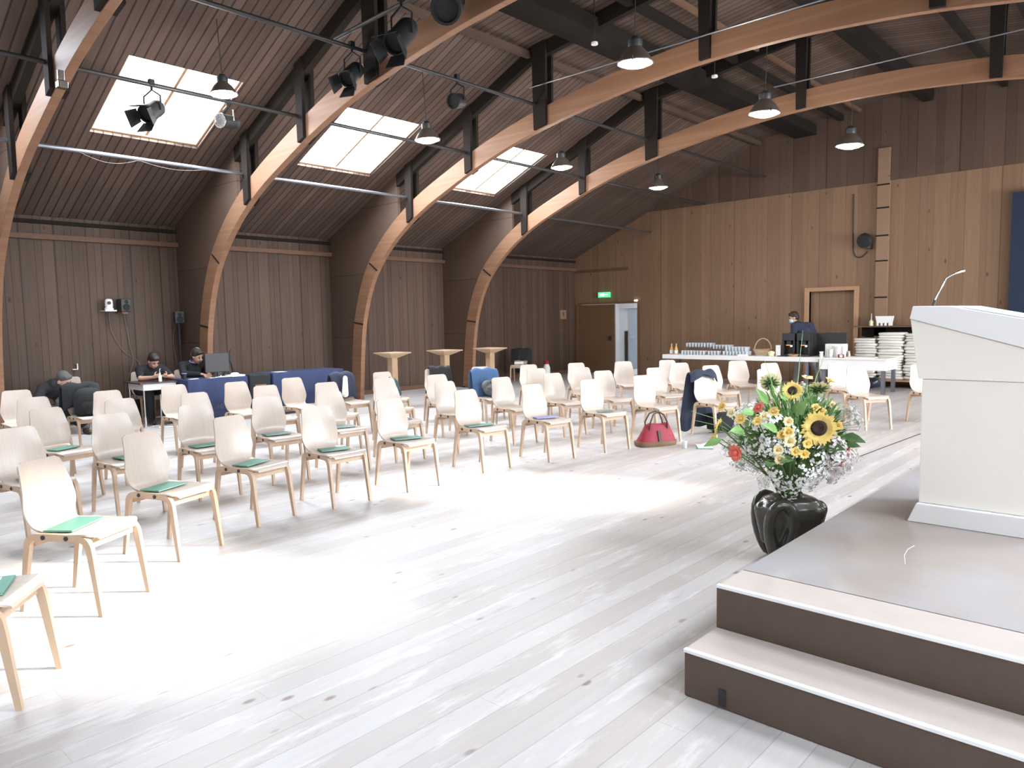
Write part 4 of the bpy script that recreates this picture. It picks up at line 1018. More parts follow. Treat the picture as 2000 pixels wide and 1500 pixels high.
for k in range(900):
    v = Vector((random.gauss(0, 1), random.gauss(0, 1), random.gauss(0, 1))).normalized()
    rr = random.uniform(0.2, 1.0)
    p = ctr + Vector((v.x*0.33, v.y*0.33, v.z*0.33))*rr + Vector((0, 0, -0.02))
    f = max(0.22, min(1, (p.z - 0.44)/0.33)); p.x = VC.x + (p.x - VC.x)*f; p.y = VC.y + (p.y - VC.y)*f
    if p.z < 0.46: p.z = 0.46 + random.uniform(0, .1); 
    leaf_mesh(bm, p, v + Vector((0, 0, 0.5)), Vector((random.uniform(-1, 1), random.uniform(-1, 1), 1)), random.uniform(0.03, 0.07), random.uniform(0.010, 0.028))
o = obj('foliage', bm, 'leafd'); tag(o, 'dense small green foliage filling the bouquet', 'foliage', None, 'stuff')
bm = bm_new()
for k in range(760):
    v = Vector((random.gauss(0, 1), random.gauss(0, 1), abs(random.gauss(0, 1)) - 0.2)).normalized()
    p = ctr + Vector((v.x*0.30, v.y*0.30, v.z*0.32))*random.uniform(0.5, 1.0)
    leaf_mesh(bm, p, v + Vector((0, 0, 0.8)), Vector((random.uniform(-1, 1), random.uniform(-1, 1), 1)), random.uniform(0.04, 0.10), random.uniform(0.008, 0.02))
o = obj('foliage', bm, 'leafg'); tag(o, 'fresh green fine foliage in the upper middle of the bouquet', 'foliage', None, 'stuff')
GR = [((-1.88, 4.92, 1.50), 'tall green grass blade over the bouquet, bending before the coffee machines'), ((-2.07, 4.74, 1.33), 'grass blade leaning left over the top of the bouquet'), ((-1.76, 5.02, 1.36), 'grass blade leaning right over the top of the bouquet'), ((-2.36, 4.30, 0.99), 'uppermost grass blade reaching out left of the bouquet'), ((-2.34, 4.31, 0.93), 'middle grass blade reaching out left of the bouquet'), ((-2.31, 4.33, 0.88), 'lowest grass blade reaching out left of the bouquet'), ((-1.50, 5.05, 0.78), 'thin stem reaching out right of the bouquet')]
for g, lab in GR:
    g = Vector(g); o = obj('grass_blade', tube(bm_new(), [NECK + Vector((0, 0, -0.08)), NECK.lerp(g, .35) + Vector((0, 0, .12)), NECK.lerp(g, .7) + Vector((0, 0, .10)), g], [0.003, 0.003, 0.0025, 0.001], 5), 'leafg', smooth=True)
    tag(o, lab, 'grass')

tag(obj('thread', tube(bm_new(), [(-0.943, 3.79, SZ + .0035), (-0.983, 3.93, SZ + .0035), (-0.996, 4.04, SZ + .0035), (-0.987, 4.13, SZ + .0035)], 0.0015, 4), 'paper'), 'short white thread lying on the grey stage top', 'thread')

# ================================================================== HIGH TABLES
for i, (x, y, lab) in enumerate([(-10.9, 8.60, 'nearest of the three wooden high tables'), (-10.72, 9.75, 'middle of the three wooden high tables'), (-10.55, 10.85, 'farthest of the three wooden high tables')]):
    if i == 0:
        ht = thing('high_table', lab, 'table', (x, y, 0), 0, 'wooden high tables')
        obj('tabletop', box(bm_new(), (-0.25, -0.25, 1.03), (0.25, 0.25, 1.05)), 'hightable', ht)
        bm = bm_new(); ring_loft(bm, [[(-.08, -.08, .95), (.08, -.08, .95), (.08, .08, .95), (-.08, .08, .95)], [(-.23, -.23, 1.028), (.23, -.23, 1.028), (.23, .23, 1.028), (-.23, .23, 1.028)]]); obj('underside', bm, 'hightable', ht)
        obj('post', box(bm_new(), (-0.065, -0.065, 0.03), (0.065, 0.065, 0.95)), 'hightable', ht)
        obj('base', box(bm_new(), (-0.24, -0.24, 0.0), (0.24, 0.24, 0.03)), 'hightable', ht)
    else: dup(ht, (x, y, 0), 0.0, lab)

# ================================================================== LEFT WALL EQUIPMENT
t = thing('wall_camera', 'white round-headed camera on a small wall shelf', 'camera', (XL + 0.16, 4.62, 1.90))
obj('base', lathe(bm_new(), [(0, 0), (0.07, 0), (0.07, 0.03), (0.055, 0.045), (0, 0.045)], n=20), 'white', t, smooth=True)
bm = bm_new(); ring_loft(bm, [[(0.055*s*math.cos(2*PI*k/20), 0.062*s*math.sin(2*PI*k/20), z) for k in range(20)] for z, s in ((0.04, .9), (0.08, 1), (0.14, 1), (0.175, .85), (0.19, .45))]); obj('housing', bm, 'white', t, smooth=True)
obj('lens', lathe(bm_new(), [(0, 0), (0.028, 0), (0.028, 0.03), (0, 0.03)], (0.04, -0.01, 0.12), 16, rot=quat_to((1, -0.15, 0))), 'blackmetal', t)
obj('wall_shelf', box(bm_new(), (-0.16, -0.09, -0.02), (0.09, 0.09, 0.0)), 'white', t)
def speaker(lab, loc, rz, s=1.0):
    t = thing('loudspeaker', lab, 'loudspeaker', loc, rz)
    obj('cabinet', box(bm_new(), (-0.09*s, -0.085*s, 0), (0.09*s, 0.085*s, 0.22*s)), 'blackmetal', t, bevel=0.012)
    for z, r in ((0.075*s, 0.06*s), (0.17*s, 0.03*s)): obj('driver', lathe(bm_new(), [(0, 0), (r, 0), (r, 0.008), (r*.8, 0.004), (0, -0.0)], (0.09*s, 0, z), 16, rot=quat_to((1, 0, 0))), 'blackcloth', t)
    return t
t = speaker('black box loudspeaker on the wall right of the white camera', (XL + 0.16, 4.86, 1.87), 0.1, 1.0)
obj('bracket', box(bm_new(), (-0.15, -0.05, -0.03), (0.03, 0.05, 0.0)), 'sign', t)
t = speaker('black loudspeaker on a thin stand behind the computer', (-13.30, 5.72, 1.66), -0.2, 0.95)
obj('stand_pole', tube(bm_new(), [(0, 0, 0), (0, 0, -1.60)], 0.018, 8), 'blackmetal', t)
obj('stand_foot', lathe(bm_new(), [(0, -1.66), (0.18, -1.66), (0.18, -1.64), (0.03, -1.60), (0, -1.60)]), 'blackmetal', t)
for P, lab in (([(XL + .03, 4.66, 1.86), (XL + .03, 4.68, 1.55), (XL + .03, 4.85, 1.2), (XL + .04, 5.10, 0.98), (-13.15, 4.95, 0.74)], 'pale cable running down from the white camera to the desk'), ([(XL + .03, 4.9, 1.86), (XL + .03, 4.96, 1.3), (XL + .03, 5.0, 1.0), (XL + .04, 4.86, 0.62), (XL + .05, 4.82, 0.3)], 'pale cable hanging from the wall loudspeaker'), ([(XL + .03, 5.76, 1.62), (XL + .03, 5.71, 1.3), (XL + .03, 5.78, 0.8)], 'pale cable hanging beside the loudspeaker stand')):
    pts = cr([p[:2] for p in P], 5); zz = cr([(p[2], 0) for p in P], 5)
    tag(obj('cable', tube(bm_new(), [(a[0], a[1], b[0]) for a, b in zip(pts, zz)], 0.004, 5), 'cable', smooth=True), lab, 'cable')
t = thing('wall_holder', 'small white holder on the left wall above the bent person', 'holder', (XL + 0.002, 4.08, 0.92))
bm = bm_new(); box(bm, (0, -0.04, 0), (0.05, 0.04, 0.012)); box(bm, (0, 0.03, 0.012), (0.05, 0.042, 0.10)); obj('bracket', bm, 'white', t)
tag(obj('wall_socket', box(bm_new(), (XL + .031, 12.7, 0.30), (XL + .05, 12.78, 0.44)), 'white'), 'white wall socket on the left wall behind the high tables', 'socket')
t = thing('wall_sign', 'small square wooden sign left of the brown door', 'sign', (XL + 0.002, 17.1, 1.62))
obj('sign_plate', box(bm_new(), (0, -0.14, 0), (0.02, 0.14, 0.26)), 'sign', t); 
bm = bm_new(); box(bm, (0.02, -0.02, 0.10), (0.022, 0.03, 0.20)); box(bm, (0.02, 0.02, 0.05), (0.022, 0.05, 0.12)); obj('sign_mark', bm, 'web', t)
# exit sign
t = thing('exit_sign', 'lit green exit sign above the brown door', 'sign', (-12.48, YF - 0.045, 2.22))
obj('sign_box', box(bm_new(), (-0.20, -0.05, 0), (0.20, 0.0, 0.15)), 'exitgreen', t)
bm = bm_new(); box(bm, (-0.13, -0.052, 0.035), (0.02, -0.050, 0.115)); box(bm, (0.05, -0.052, 0.06), (0.15, -0.050, 0.09)); obj('pictogram', bm, 'exitwhite', t)
obj('door_top_light', box(bm_new(), (1.02, -0.02, -0.14), (1.10, 0.02, -0.10)), 'ledwhite', t).parent = None
o = bpy.data.objects[-1]
for o in bpy.data.objects:
    if o.name.startswith('door_top_light'):
        o.name = 'door_light'; o.location = (-12.48, YF - 0.05, 2.22); tag(o, 'small bright light at the top corner of the open doorway', 'lamp')

# desk, blue cloth tables
t = thing('desk', 'narrow desk with dark top and white drawer front on steel legs', 'table', (-12.42, 5.0, 0))
obj('tabletop', box(bm_new(), (-0.34, -0.46, 0.70), (0.34, 0.12, 0.72)), 'desktop', t)
obj('drawer_box', box(bm_new(), (-0.30, -0.41, 0.60), (0.31, 0.10, 0.699)), 'white', t)
for sx_ in (-0.28, 0.30):
    for sy_ in (-0.40, 0.08): obj('leg', tube(bm_new(), [(sx_, sy_, 0.60), (sx_, sy_, 0.0)], 0.016, 8), 'chrome', t, smooth=True)
obj('foot_bar', tube(bm_new(), [(0.30, -0.40, 0.02), (0.30, 0.08, 0.02)], 0.012, 8), 'chrome', t)
tag(obj('white_cable', tube(bm_new(), cord_pts((-12.0, 4.75, 0.012), (-11.7, 5.1, 0.012), 0.0), 0.012, 6), 'white'), 'white cable lying on the floor in front of the desk', 'cable')
def cloth_table(lab, clab, x0, x1, y0, y1, ztop, zh, name_extra=None):
    t = thing('folding_table', lab, 'table', ((x0+x1)/2, (y0+y1)/2, 0)); w = (x1-x0)/2; l = (y1-y0)/2
    obj('tabletop', box(bm_new(), (-w+.02, -l+.02, ztop-.035), (w-.02, l-.02, ztop-.008)), 'white', t)
    for a in (-1, 1):
        for b in (-1, 1): obj('leg', tube(bm_new(), [(a*(w-.1), b*(l-.1), ztop-.035), (a*(w-.1), b*(l-.1), 0)], 0.014, 8), 'blackmetal', t)
    bm = bm_new(); n = 120; per = []
    for k in range(n):
        s = k/n*4; side = int(s); f = s - side
        c = [(-w, -l), (w, -l), (w, l), (-w, l)]; a = c[side]; b = c[(side+1) % 4]
        per.append(((a[0]+(b[0]-a[0])*f, a[1]+(b[1]-a[1])*f), [(0, -1), (1, 0), (0, 1), (-1, 0)][side], f))
    rings = []
    for j, z in enumerate([ztop - 0.02, ztop + 0.002, ztop - 0.03, ztop - 0.12, ztop - 0.3, (ztop + zh)/2, zh]):
        if j == 0: continue
        r = []
        for k, (p, nn, f) in enumerate(per):
            d_ = (ztop - z); amp = 0.016*min(1, d_/0.25)
            off = (0.004 if z < ztop else 0.0) + amp*(1 + math.sin(k*0.9 + 2*math.sin(k*.23))) * min(1, 6*min(f, 1-f) + .2)
            r.append((p[0] + nn[0]*off, p[1] + nn[1]*off, z))
        rings.append(r)
    R_ = [[bm.verts.new(p) for p in r] for r in rings]
    for i in range(len(R_)-1):
        for k in range(n): bm.faces.new((R_[i][k], R_[i][(k+1) % n], R_[i+1][(k+1) % n], R_[i+1][k]))
    bm.faces.new(R_[0])
    o = obj('tablecloth', bm, 'bluetable', None, smooth=True, loc=((x0+x1)/2, (y0+y1)/2, 0), angle=50); s = o.modifiers.new('solid', 'SOLIDIFY'); s.thickness = 0.004
    tag(o, clab, 'tablecloth', 'blue tablecloths'); return t
cloth_table('table under the blue cloth with the computer', 'dark blue cloth on the table with the computer', -12.42, -11.80, 5.16, 6.18, 0.735, 0.10)
cloth_table('table under the blue cloth, right of the computer table', 'dark blue cloth on the empty table right of the computer table', -12.42, -11.80, 6.66, 8.12, 0.75, 0.16)
o = obj('cloth_logo', box(bm_new(), (0, -0.0, 0), (0.001, 0.001, 0.001)), 'paper'); bpy.data.objects.remove(o, do_unlink=True)
# pale scribble-like lettering at the hem of the computer table cloth
bm = bm_new(); x_ = -11.752
for k, (y0, sh) in enumerate([(5.60, 0), (5.66, 1), (5.71, 2), (5.77, 0), (5.83, 2), (5.88, 1), (5.93, 0)]):
    if sh == 0: pts = [(x_, y0, 0.24), (x_, y0 + .02, 0.31), (x_, y0 + .04, 0.25)]
    elif sh == 1: pts = [(x_, y0 + .02*math.cos(a*.8) + .02, 0.275 + .03*math.sin(a*.8)) for a in range(8)]
    else: pts = [(x_, y0, 0.25), (x_, y0 + .035, 0.30), (x_, y0 + .03, 0.24)]
    tube(bm, pts, 0.0035, 4)
lt = obj('lettering', bm, 'greycloth'); 
for o in bpy.data.objects:
    if o.name == 'tablecloth': lt.parent = o; lt.location = -o.location
t = thing('black_case', 'black box between the two blue tables', 'case', (-12.0, 6.42, 0))
obj('case_body', box(bm_new(), (-0.2, -0.20, 0.0), (0.2, 0.20, 0.76)), 'blackcloth', t, bevel=0.03)
obj('case_panel', box(bm_new(), (0.201, -0.10, 0.46), (0.206, 0.10, 0.58)), 'leather', t)
# monitor, tripod and small things on the computer table
TZ = 0.742
t = thing('monitor', 'black computer monitor seen from behind on the blue table', 'monitor', (-12.08, 5.82, TZ))
obj('screen', box(bm_new(), (-0.02, -0.24, 0.08), (0.02, 0.18, 0.40)), 'blackmetal', t, bevel=0.008)
bm = bm_new(); box(bm, (-0.015, -0.03, 0.01), (0.015, 0.03, 0.12)); box(bm, (-0.08, -0.10, 0.0), (0.08, 0.10, 0.012)); obj('stand', bm, 'blackmetal', t)
t = thing('mini_tripod', 'small black tripod standing at the right end of the computer table', 'tripod', (-12.18, 6.08, TZ))
for a in (0.3, 2.4, 4.5): obj('leg', tube(bm_new(), [(0, 0, 0.26), (0.13*math.cos(a), 0.13*math.sin(a), 0.006)], 0.009, 6), 'blackmetal', t)
obj('head', tube(bm_new(), [(0, 0, 0.24), (0, 0, 0.40), (0.01, 0.01, 0.46)], [0.02, 0.014, 0.008], 8), 'blackmetal', t)
t = thing('cup', 'black cup on the left end of the computer table', 'cup', (-12.10, 5.24, TZ)); 
obj('cup_body', lathe(bm_new(), [(0.032, 0), (0.042, 0.09), (0.039, 0.09), (0.03, 0.006), (0, 0.006), (0, 0)], n=20), 'blackmetal', t, smooth=True)
obj('rim', lathe(bm_new(), [(0.039, 0.088), (0.044, 0.088), (0.044, 0.094), (0.039, 0.094), (0.039, 0.088)], n=20), 'bluebook', t)
t = thing('phone', 'white phone lying beside the black cup', 'phone', (-11.90, 5.30, TZ), 0.3); obj('phone_body', box(bm_new(), (-0.035, -0.075, 0), (0.035, 0.075, 0.009)), 'paper', t, bevel=0.003)
t = thing('paper_sheet', 'white paper sheet by the hands of the person at the computer', 'paper', (-11.92, 5.62, TZ), 0.2); obj('sheet', box(bm_new(), (-0.05, -0.07, 0), (0.05, 0.07, 0.003)), 'paper', t)
t = thing('dome_speaker', 'white dome-shaped device on papers at the table end', 'device', (-12.0, 6.06, TZ + 0.026)); obj('dome', lathe(bm_new(), [(0.07, 0), (0.068, 0.015), (0.045, 0.03), (0, 0.036), (0, 0)][::-1], n=20), 'white', t, smooth=True)
t = thing('paper_stack', 'stack of pale blue papers at the right end of the computer table', 'papers', (-11.95, 6.04, TZ)); obj('sheets', box(bm_new(), (-0.12, -0.12, 0), (0.12, 0.12, 0.025)), 'bluebook' if False else 'paper', t)
t = thing('laptop', 'open laptop with bluish glow behind the monitor', 'laptop', (-12.02, 5.80, TZ), -0.2)
obj('keyboard', box(bm_new(), (0.0, -0.14, 0), (0.12, 0.14, 0.015)), 'blackmetal', t)
obj('led', box(bm_new(), (0.115, -0.02, 0.016), (0.122, 0.0, 0.03)), 'screen_led', t)
for k, (P, l) in enumerate((([(-11.9, 5.72, TZ + .01), (-11.86, 5.85, TZ + .015), (-11.9, 5.98, TZ + .012)], 'pale cable curling on the blue table'), ([(-11.88, 5.66, TZ + .008), (-11.84, 5.9, TZ + .008), (-11.93, 5.96, TZ + .008)], 'second pale cable lying on the blue table'))):
    tag(obj('table_cable', tube(bm_new(), P, 0.007, 5), 'paper', smooth=True), l, 'cable')
t = thing('paper_sheet', 'white sheet on the empty blue table', 'paper', (-12.0, 6.9, 0.757)); obj('sheet', box(bm_new(), (-0.10, -0.10, 0), (0.10, 0.10, 0.003)), 'paper', t)
t = thing('bottle', 'small white bottle in front of the person with the phone', 'bottle', (-12.22, 4.90, 0.722))
obj('bottle_body', lathe(bm_new(), [(0, 0), (0.026, 0), (0.026, 0.09), (0.012, 0.11), (0.012, 0.14), (0, 0.14)], n=16), 'porcelain', t, smooth=True)
obj('pump', tube(bm_new(), [(0, 0, 0.14), (0, 0, 0.20), (0.03, 0, 0.205)], 0.006, 6), 'white', t)
t = thing('canister', 'white canister with a red top by the wall near the brown door', 'canister', (-12.85, 15.42, 0))
obj('canister_body', lathe(bm_new(), [(0, 0), (0.10, 0), (0.10, 0.30), (0.06, 0.40), (0, 0.40)], n=18), 'white', t, smooth=True)
obj('cap', lathe(bm_new(), [(0, 0.40), (0.06, 0.40), (0.07, 0.46), (0.04, 0.50), (0, 0.50)], n=18), 'red', t, smooth=True)
loc, a = on_chair((-12.75, 14.2, -60), 0.02, 0.0, 0.464)
t = thing('white_pouch', 'white folded cloth on the seat of the lone corner chair', 'cloth', loc, a); obj('cloth_fold', box(bm_new(), (-0.06, -0.12, 0), (0.12, 0.12, 0.08)), 'towel', t, bevel=0.03)

# ================================================================== END WALL THINGS
tag(obj('stage_cloth', box(bm_new(), (-2.64, YF - 0.16, 1.46), (1.2, YF - 0.10, 3.93)), 'screencloth'), 'dark navy hanging cloth at the right edge of the end wall', 'cloth')
tag(obj('board', box(bm_new(), (-3.12, YF - 0.08, 1.40), (-2.66, YF, 1.64)), 'frame'), 'pale wooden board leaning beside the navy cloth', 'board')
t = thing('wall_spotlight', 'round black lamp fixed to the timber post of the end wall', 'lamp', (-5.36, YF - 0.12, 3.10))
obj('housing', lathe(bm_new(), [(0, -0.08), (0.14, -0.06), (0.17, 0.0), (0.15, 0.10), (0, 0.11)], (0, 0, 0.14), 20, rot=quat_to((-0.3, -1, -0.4))), 'blackmetal', t, smooth=True)
obj('bracket', box(bm_new(), (-0.02, -0.05, -0.05), (0.12, 0.12, 0.03)), 'blackmetal', t)
pts = cr([(-5.66, 4.3), (-5.66, 3.3), (-5.62, 2.95), (-5.48, 2.88), (-5.34, 3.0)], 5)
tag(obj('wall_cable', tube(bm_new(), [(x, YF - 0.02, z) for x, z in pts], 0.013, 6), 'blackcable', smooth=True), 'dark cable hanging in a loop beside the timber post', 'cable')
# low bench with folded linen, shelf above
t = thing('bench', 'low wooden bench carrying the folded linen by the end wall', 'bench', (-4.65, 17.35, 0))
obj('board', box(bm_new(), (-0.80, -0.30, 0.15), (0.95, 0.32, 0.19)), 'frame', t)
for x in (-0.7, 0.8): obj('support', box(bm_new(), (x - .03, -0.25, 0), (x + .03, 0.30, 0.15)), 'dark', t)
random.seed(4); names = ['left', 'tallest middle', 'right']
for si, (x0, x1, top, kind) in enumerate([(-5.40, -4.96, 1.05, 0), (-4.94, -4.42, 1.18, 1), (-4.40, -3.90, 1.15, 2)]):
    z = 0.192; k = 0
    while z < top:
        h_ = random.uniform(0.050, 0.075); bm = bm_new(); w_ = (x1 - x0)/2; n = 20; rings = []
        sk = random.uniform(-.03, .03)
        for fz, e in ((0, .90), (.2, .98), (.5, 1.02), (.8, .98), (1, .88)):
            rings.append([((w_*e)*math.copysign(abs(math.cos(2*PI*j/n))**.25, math.cos(2*PI*j/n)) + sk, 0.24*e*math.copysign(abs(math.sin(2*PI*j/n))**.25, math.sin(2*PI*j/n)), h_*fz*0.96 + (0.006*math.sin(j + k) if 0 < fz < 1 else 0)) for j in range(n)])
        ring_loft(bm, rings, True)
        o = obj('folded_linen', bm, 'towel', None, smooth=True, loc=((x0+x1)/2, 17.34 + random.uniform(-.02, .02), z), angle=60); o.rotation_euler = (0, random.uniform(-.012, .012), random.uniform(-.05, .05))
        tag(o, 'folded white linen in the %s stack on the low bench' % names[si], 'linen', 'folded linen in the %s stack' % names[si]); z += h_; k += 1
t = thing('wall_shelf', 'dark wooden shelf over the linen stacks', 'shelf', (-4.80, 17.5, 1.31))
obj('board', box(bm_new(), (-0.66, -0.26, 0.0), (0.75, 0.18, 0.03)), 'batten', t)
obj('back_panel', box(bm_new(), (-0.60, 0.10, -0.20), (0.75, 0.18, -0.001)), 'dark', t)
t = thing('white_container', 'white slotted container on the shelf', 'container', (-4.87, 17.40, 1.341))
bm = bm_new()
ring_loft(bm, [[(-.14, -.09, .06), (.14, -.09, .06), (.14, .09, .06), (-.14, .09, .06)], [(-.165, -.10, .21), (.165, -.10, .21), (.165, .10, .21), (-.165, .10, .21)]])
for x in (-0.12, -0.04, 0.04, 0.12): box(bm, (x - .022, -.085, 0), (x + .022, .085, .07))
obj('container_body', bm, 'porcelain', t)
t = thing('pump_bottle', 'pale bottle with a white nozzle on the shelf, left of the container', 'bottle', (-5.13, 17.36, 1.341))
obj('bottle_body', lathe(bm_new(), [(0, 0), (0.045, 0), (0.045, 0.10), (0.015, 0.13), (0, 0.13)], n=16), 'candle', t, smooth=True)
obj('nozzle', tube(bm_new(), [(0, 0, .13), (0, 0, .27)], [0.012, 0.006], 8), 'white', t)
t = thing('dark_sack', 'shiny dark sack on the floor under the white table', 'sack', (-4.98, 16.75, 0))
blob('sack_body', [('b', (0, 0, 0.13), 0.15, (1.3, 1, 0.85)), ('b', (0.12, 0.02, 0.16), 0.10, (1, 1, 1)), ('c', (-0.1, 0, 0.1), (0.15, 0.05, 0.12), 0.08, 0.09)], plain('dark navy plastic', (0.02, 0.03, 0.05), 0.2), t, 0.015)

# ================================================================== BUFFET TABLES AND WHAT STANDS ON THEM
BT = 0.715
t = thing('buffet_table', 'long white buffet table in front of the end wall', 'table', (-7.5, 16.02, 0))
obj('tabletop', box(bm_new(), (-1.88, -0.36, BT - 0.10), (1.84, 0.36, BT)), 'white', t, bevel=0.004)
for sx_ in (-1.8, 1.6):
    for sy_ in (-0.30, 0.30): obj('leg', box(bm_new(), (sx_ - .03, sy_ - .03, 0), (sx_ + .03, sy_ + .03, BT - 0.10)), 'steel', t)
t = thing('buffet_table', 'white table with deep apron and steel leg at the right end of the buffet', 'table', (-4.99, 16.02, 0))
obj('tabletop', box(bm_new(), (-0.65, -0.42, BT - 0.03), (0.68, 0.42, BT)), 'white', t)
obj('apron', box(bm_new(), (-0.63, -0.40, BT - 0.24), (0.66, 0.40, BT - 0.03)), 'white', t)
for sx_ in (-0.55, 0.60):
    for sy_ in (-0.34, 0.34): obj('leg', box(bm_new(), (sx_ - .035, sy_ - .035, 0), (sx_ + .035, sy_ + .035, BT - 0.24)), 'steel', t)
def bottle(x, y, lab):
    t = thing('bottle', lab, 'bottle', (x, y, BT), 0, 'amber bottles')
    obj('bottle_body', lathe(bm_new(), [(0, 0), (0.045, 0), (0.045, 0.13), (0.016, 0.19), (0.014, 0.26), (0, 0.26)], n=16), 'amber', t, smooth=True)
    obj('label_band', lathe(bm_new(), [(0.0455, 0.02), (0.0465, 0.02), (0.0465, 0.10), (0.0455, 0.10), (0.0455, 0.02)], n=16), 'paper', t)
bottle(-9.24, 15.86, 'amber bottle at the far left end of the buffet'); bottle(-9.08, 15.80, 'amber bottle second from the left end of the buffet')
def glass_rack(x0, x1, y, z, lab):
    t = thing('glass_tray', lab, 'tray', ((x0+x1)/2, y, z)); w = (x1-x0)/2; bm = bm_new()
    box(bm, (-w, -.15, 0), (w, .15, .010)); obj('tray_board', bm, 'steel', t)
    bm = bm_new()
    for a in (-w + .02, w - .02):
        for b in (-.13, .13): tube(bm, [(a, b, 0), (a, b, -(z - BT))], 0.008, 6)
    if z - BT > 0.02: obj('tray_foot', bm, 'steel', t)
glass_rack(-8.98, -8.25, 16.15, BT + 0.16, 'raised steel tray of glasses near the left end of the buffet')
glass_rack(-8.35, -7.80, 16.15, BT + 0.12, 'raised steel tray of juice glasses in the middle of the glasses')
tg = None
def tumbler(x, y, z, lab, grp, juice=False):
    t = thing('tumbler', lab, 'glass', (x, y, z), 0, grp)
    obj('glass_body', lathe(bm_new(), [(0.026, 0), (0.033, 0.095), (0.030, 0.095), (0.024, 0.006), (0, 0.006), (0, 0)], n=12), 'tumbler', t, smooth=True)
    if juice: obj('juice', lathe(bm_new(), [(0, 0.007), (0.023, 0.007), (0.0275, 0.07), (0, 0.07)], n=12), 'redjuice', t)
    return t
def tumblers(x0, nx, dx, y0, ny, dy, z, lab, grp, juice=False):
    p = None
    for i in range(nx):
        for j in range(ny):
            if p is None: p = tumbler(x0, y0, z, lab, grp, juice)
            else: dup(p, (x0 + i*dx, y0 + j*dy, z), 0)
tumblers(-8.93, 9, 0.078, 16.06, 3, 0.08, BT + 0.171, 'clear glass on the raised tray at the left of the buffet', 'glasses on the left tray')
tumblers(-8.90, 8, 0.080, 15.78, 2, 0.09, BT + 0.001, 'clear glass in front of the raised trays', 'glasses in front of the trays')
tumblers(-8.31, 7, 0.078, 16.06, 3, 0.08, BT + 0.131, 'glass of dark red juice on the raised tray', 'red juice glasses', True)
tumblers(-8.22, 4, 0.078, 15.80, 2, 0.09, BT + 0.001, 'glass of dark red juice in front of the tray', 'red juice glasses in front', True)
tumblers(-7.84, 8, 0.078, 15.80, 4, 0.08, BT + 0.001, 'clear glass in the right cluster on the buffet', 'glasses in the right cluster')
tumblers(-7.80, 7, 0.078, 15.84, 3, 0.08, BT + 0.098, 'clear glass stacked on the right cluster of glasses', 'upper glasses of the right cluster')
t = thing('napkin_pile', 'small white napkin pile in front of the glasses', 'napkins', (-7.35, 15.74, BT)); obj('sheets', box(bm_new(), (-.1, -.06, 0), (.1, .06, .03)), 'paper', t)
# wicker basket with arched handle
t = thing('basket', 'shallow wicker basket with a tall arched handle on the buffet', 'basket', (-7.02, 16.05, BT))
bm = bm_new()
for k in range(6): 
    r = 0.15 + 0.012*k; tube(bm, [(r*math.cos(2*PI*j/24), r*0.8*math.sin(2*PI*j/24), 0.012 + 0.022*k) for j in range(24)], 0.011, 6, closed=True)
lathe(bm, [(0, 0.002), (0.15, 0.002), (0.15, 0.012), (0, 0.012)], n=20, sy=.8); obj('basket_body', bm, 'basket', t)
obj('handle', tube(bm_new(), [(0.20*math.cos(a), 0.0, 0.11 + 0.27*math.sin(a)) for a in [PI*j/14 for j in range(15)]], 0.012, 6), 'basket', t, smooth=True)
obj('rim', tube(bm_new(), [(0.215*math.cos(2*PI*j/24), 0.17*math.sin(2*PI*j/24), 0.135 + 0.01*math.sin(4*PI*j/24)) for j in range(24)], 0.013, 6, closed=True), 'frame', t)
t = thing('glass_bowl', 'small pale yellow filled glass bowl right of the basket', 'bowl', (-6.72, 15.80, BT)); obj('bowl_body', lathe(bm_new(), [(0.05, 0), (0.075, 0.08), (0.06, 0.10), (0.02, 0.115), (0, 0.12), (0, 0)], n=16), 'candle', t, smooth=True)
def coffee(x, lab, rz=0.0):
    t = thing('coffee_machine', lab, 'coffee machine', (x, 16.05, BT), rz, 'coffee machines')
    bm = bm_new(); box(bm, (-.14, -.05, .0), (.14, .24, .50)); box(bm, (-.14, -.20, .34), (.14, -.05, .50)); box(bm, (-.14, -.22, .0), (.14, -.05, .04)); box(bm, (-.14, -.20, .04), (-.10, -.05, .34)); box(bm, (.10, -.20, .04), (.14, -.05, .34)); obj('machine_body', bm, 'blackmetal', t, bevel=0.012)
    obj('spout', box(bm_new(), (-.05, -.16, .26), (.05, -.08, .34)), 'blackmetal', t)
    obj('display', box(bm_new(), (-.07, -.203, .38), (.02, -.200, .47)), 'navycloth', t)
    obj('status_light', box(bm_new(), (-.06, -.165, .235), (.03, -.162, .25)), 'ledred', t); obj('drip_light', box(bm_new(), (.035, -.165, .21), (.075, -.162, .24)), 'ledwhite', t)
coffee(-6.37, 'left black coffee machine with a lit spout'); coffee(-6.05, 'right black coffee machine with a lit spout')
t = thing('black_screen', 'wide black panel behind the coffee machines', 'screen', (-5.72, 16.32, BT)); obj('panel', box(bm_new(), (-.35, -.02, .02), (.42, .02, .50)), 'blackmetal', t, bevel=0.006); obj('foot', box(bm_new(), (-.2, -.025, 0), (.2, .025, .018)), 'blackmetal', t)
t = thing('white_box', 'white upright box left of the coffee machines', 'box', (-6.60, 15.95, BT)); obj('box_body', box(bm_new(), (-.055, -.08, 0), (.055, .08, .24)), 'porcelain', t, bevel=.005)
t = thing('wooden_bowl', 'flat pinkish wooden bowl in front of the coffee machines', 'bowl', (-6.22, 15.76, BT)); obj('bowl_body', lathe(bm_new(), [(0, 0), (0.08, 0), (0.12, 0.05), (0.11, 0.055), (0.07, 0.012), (0, 0.012)], n=20), 'frame', t, smooth=True)
t = thing('black_pad', 'black pad lying beside the wooden bowl', 'pad', (-6.46, 15.74, BT)); obj('pad_body', box(bm_new(), (-.09, -.05, 0), (.09, .05, .02)), 'blackmetal', t)
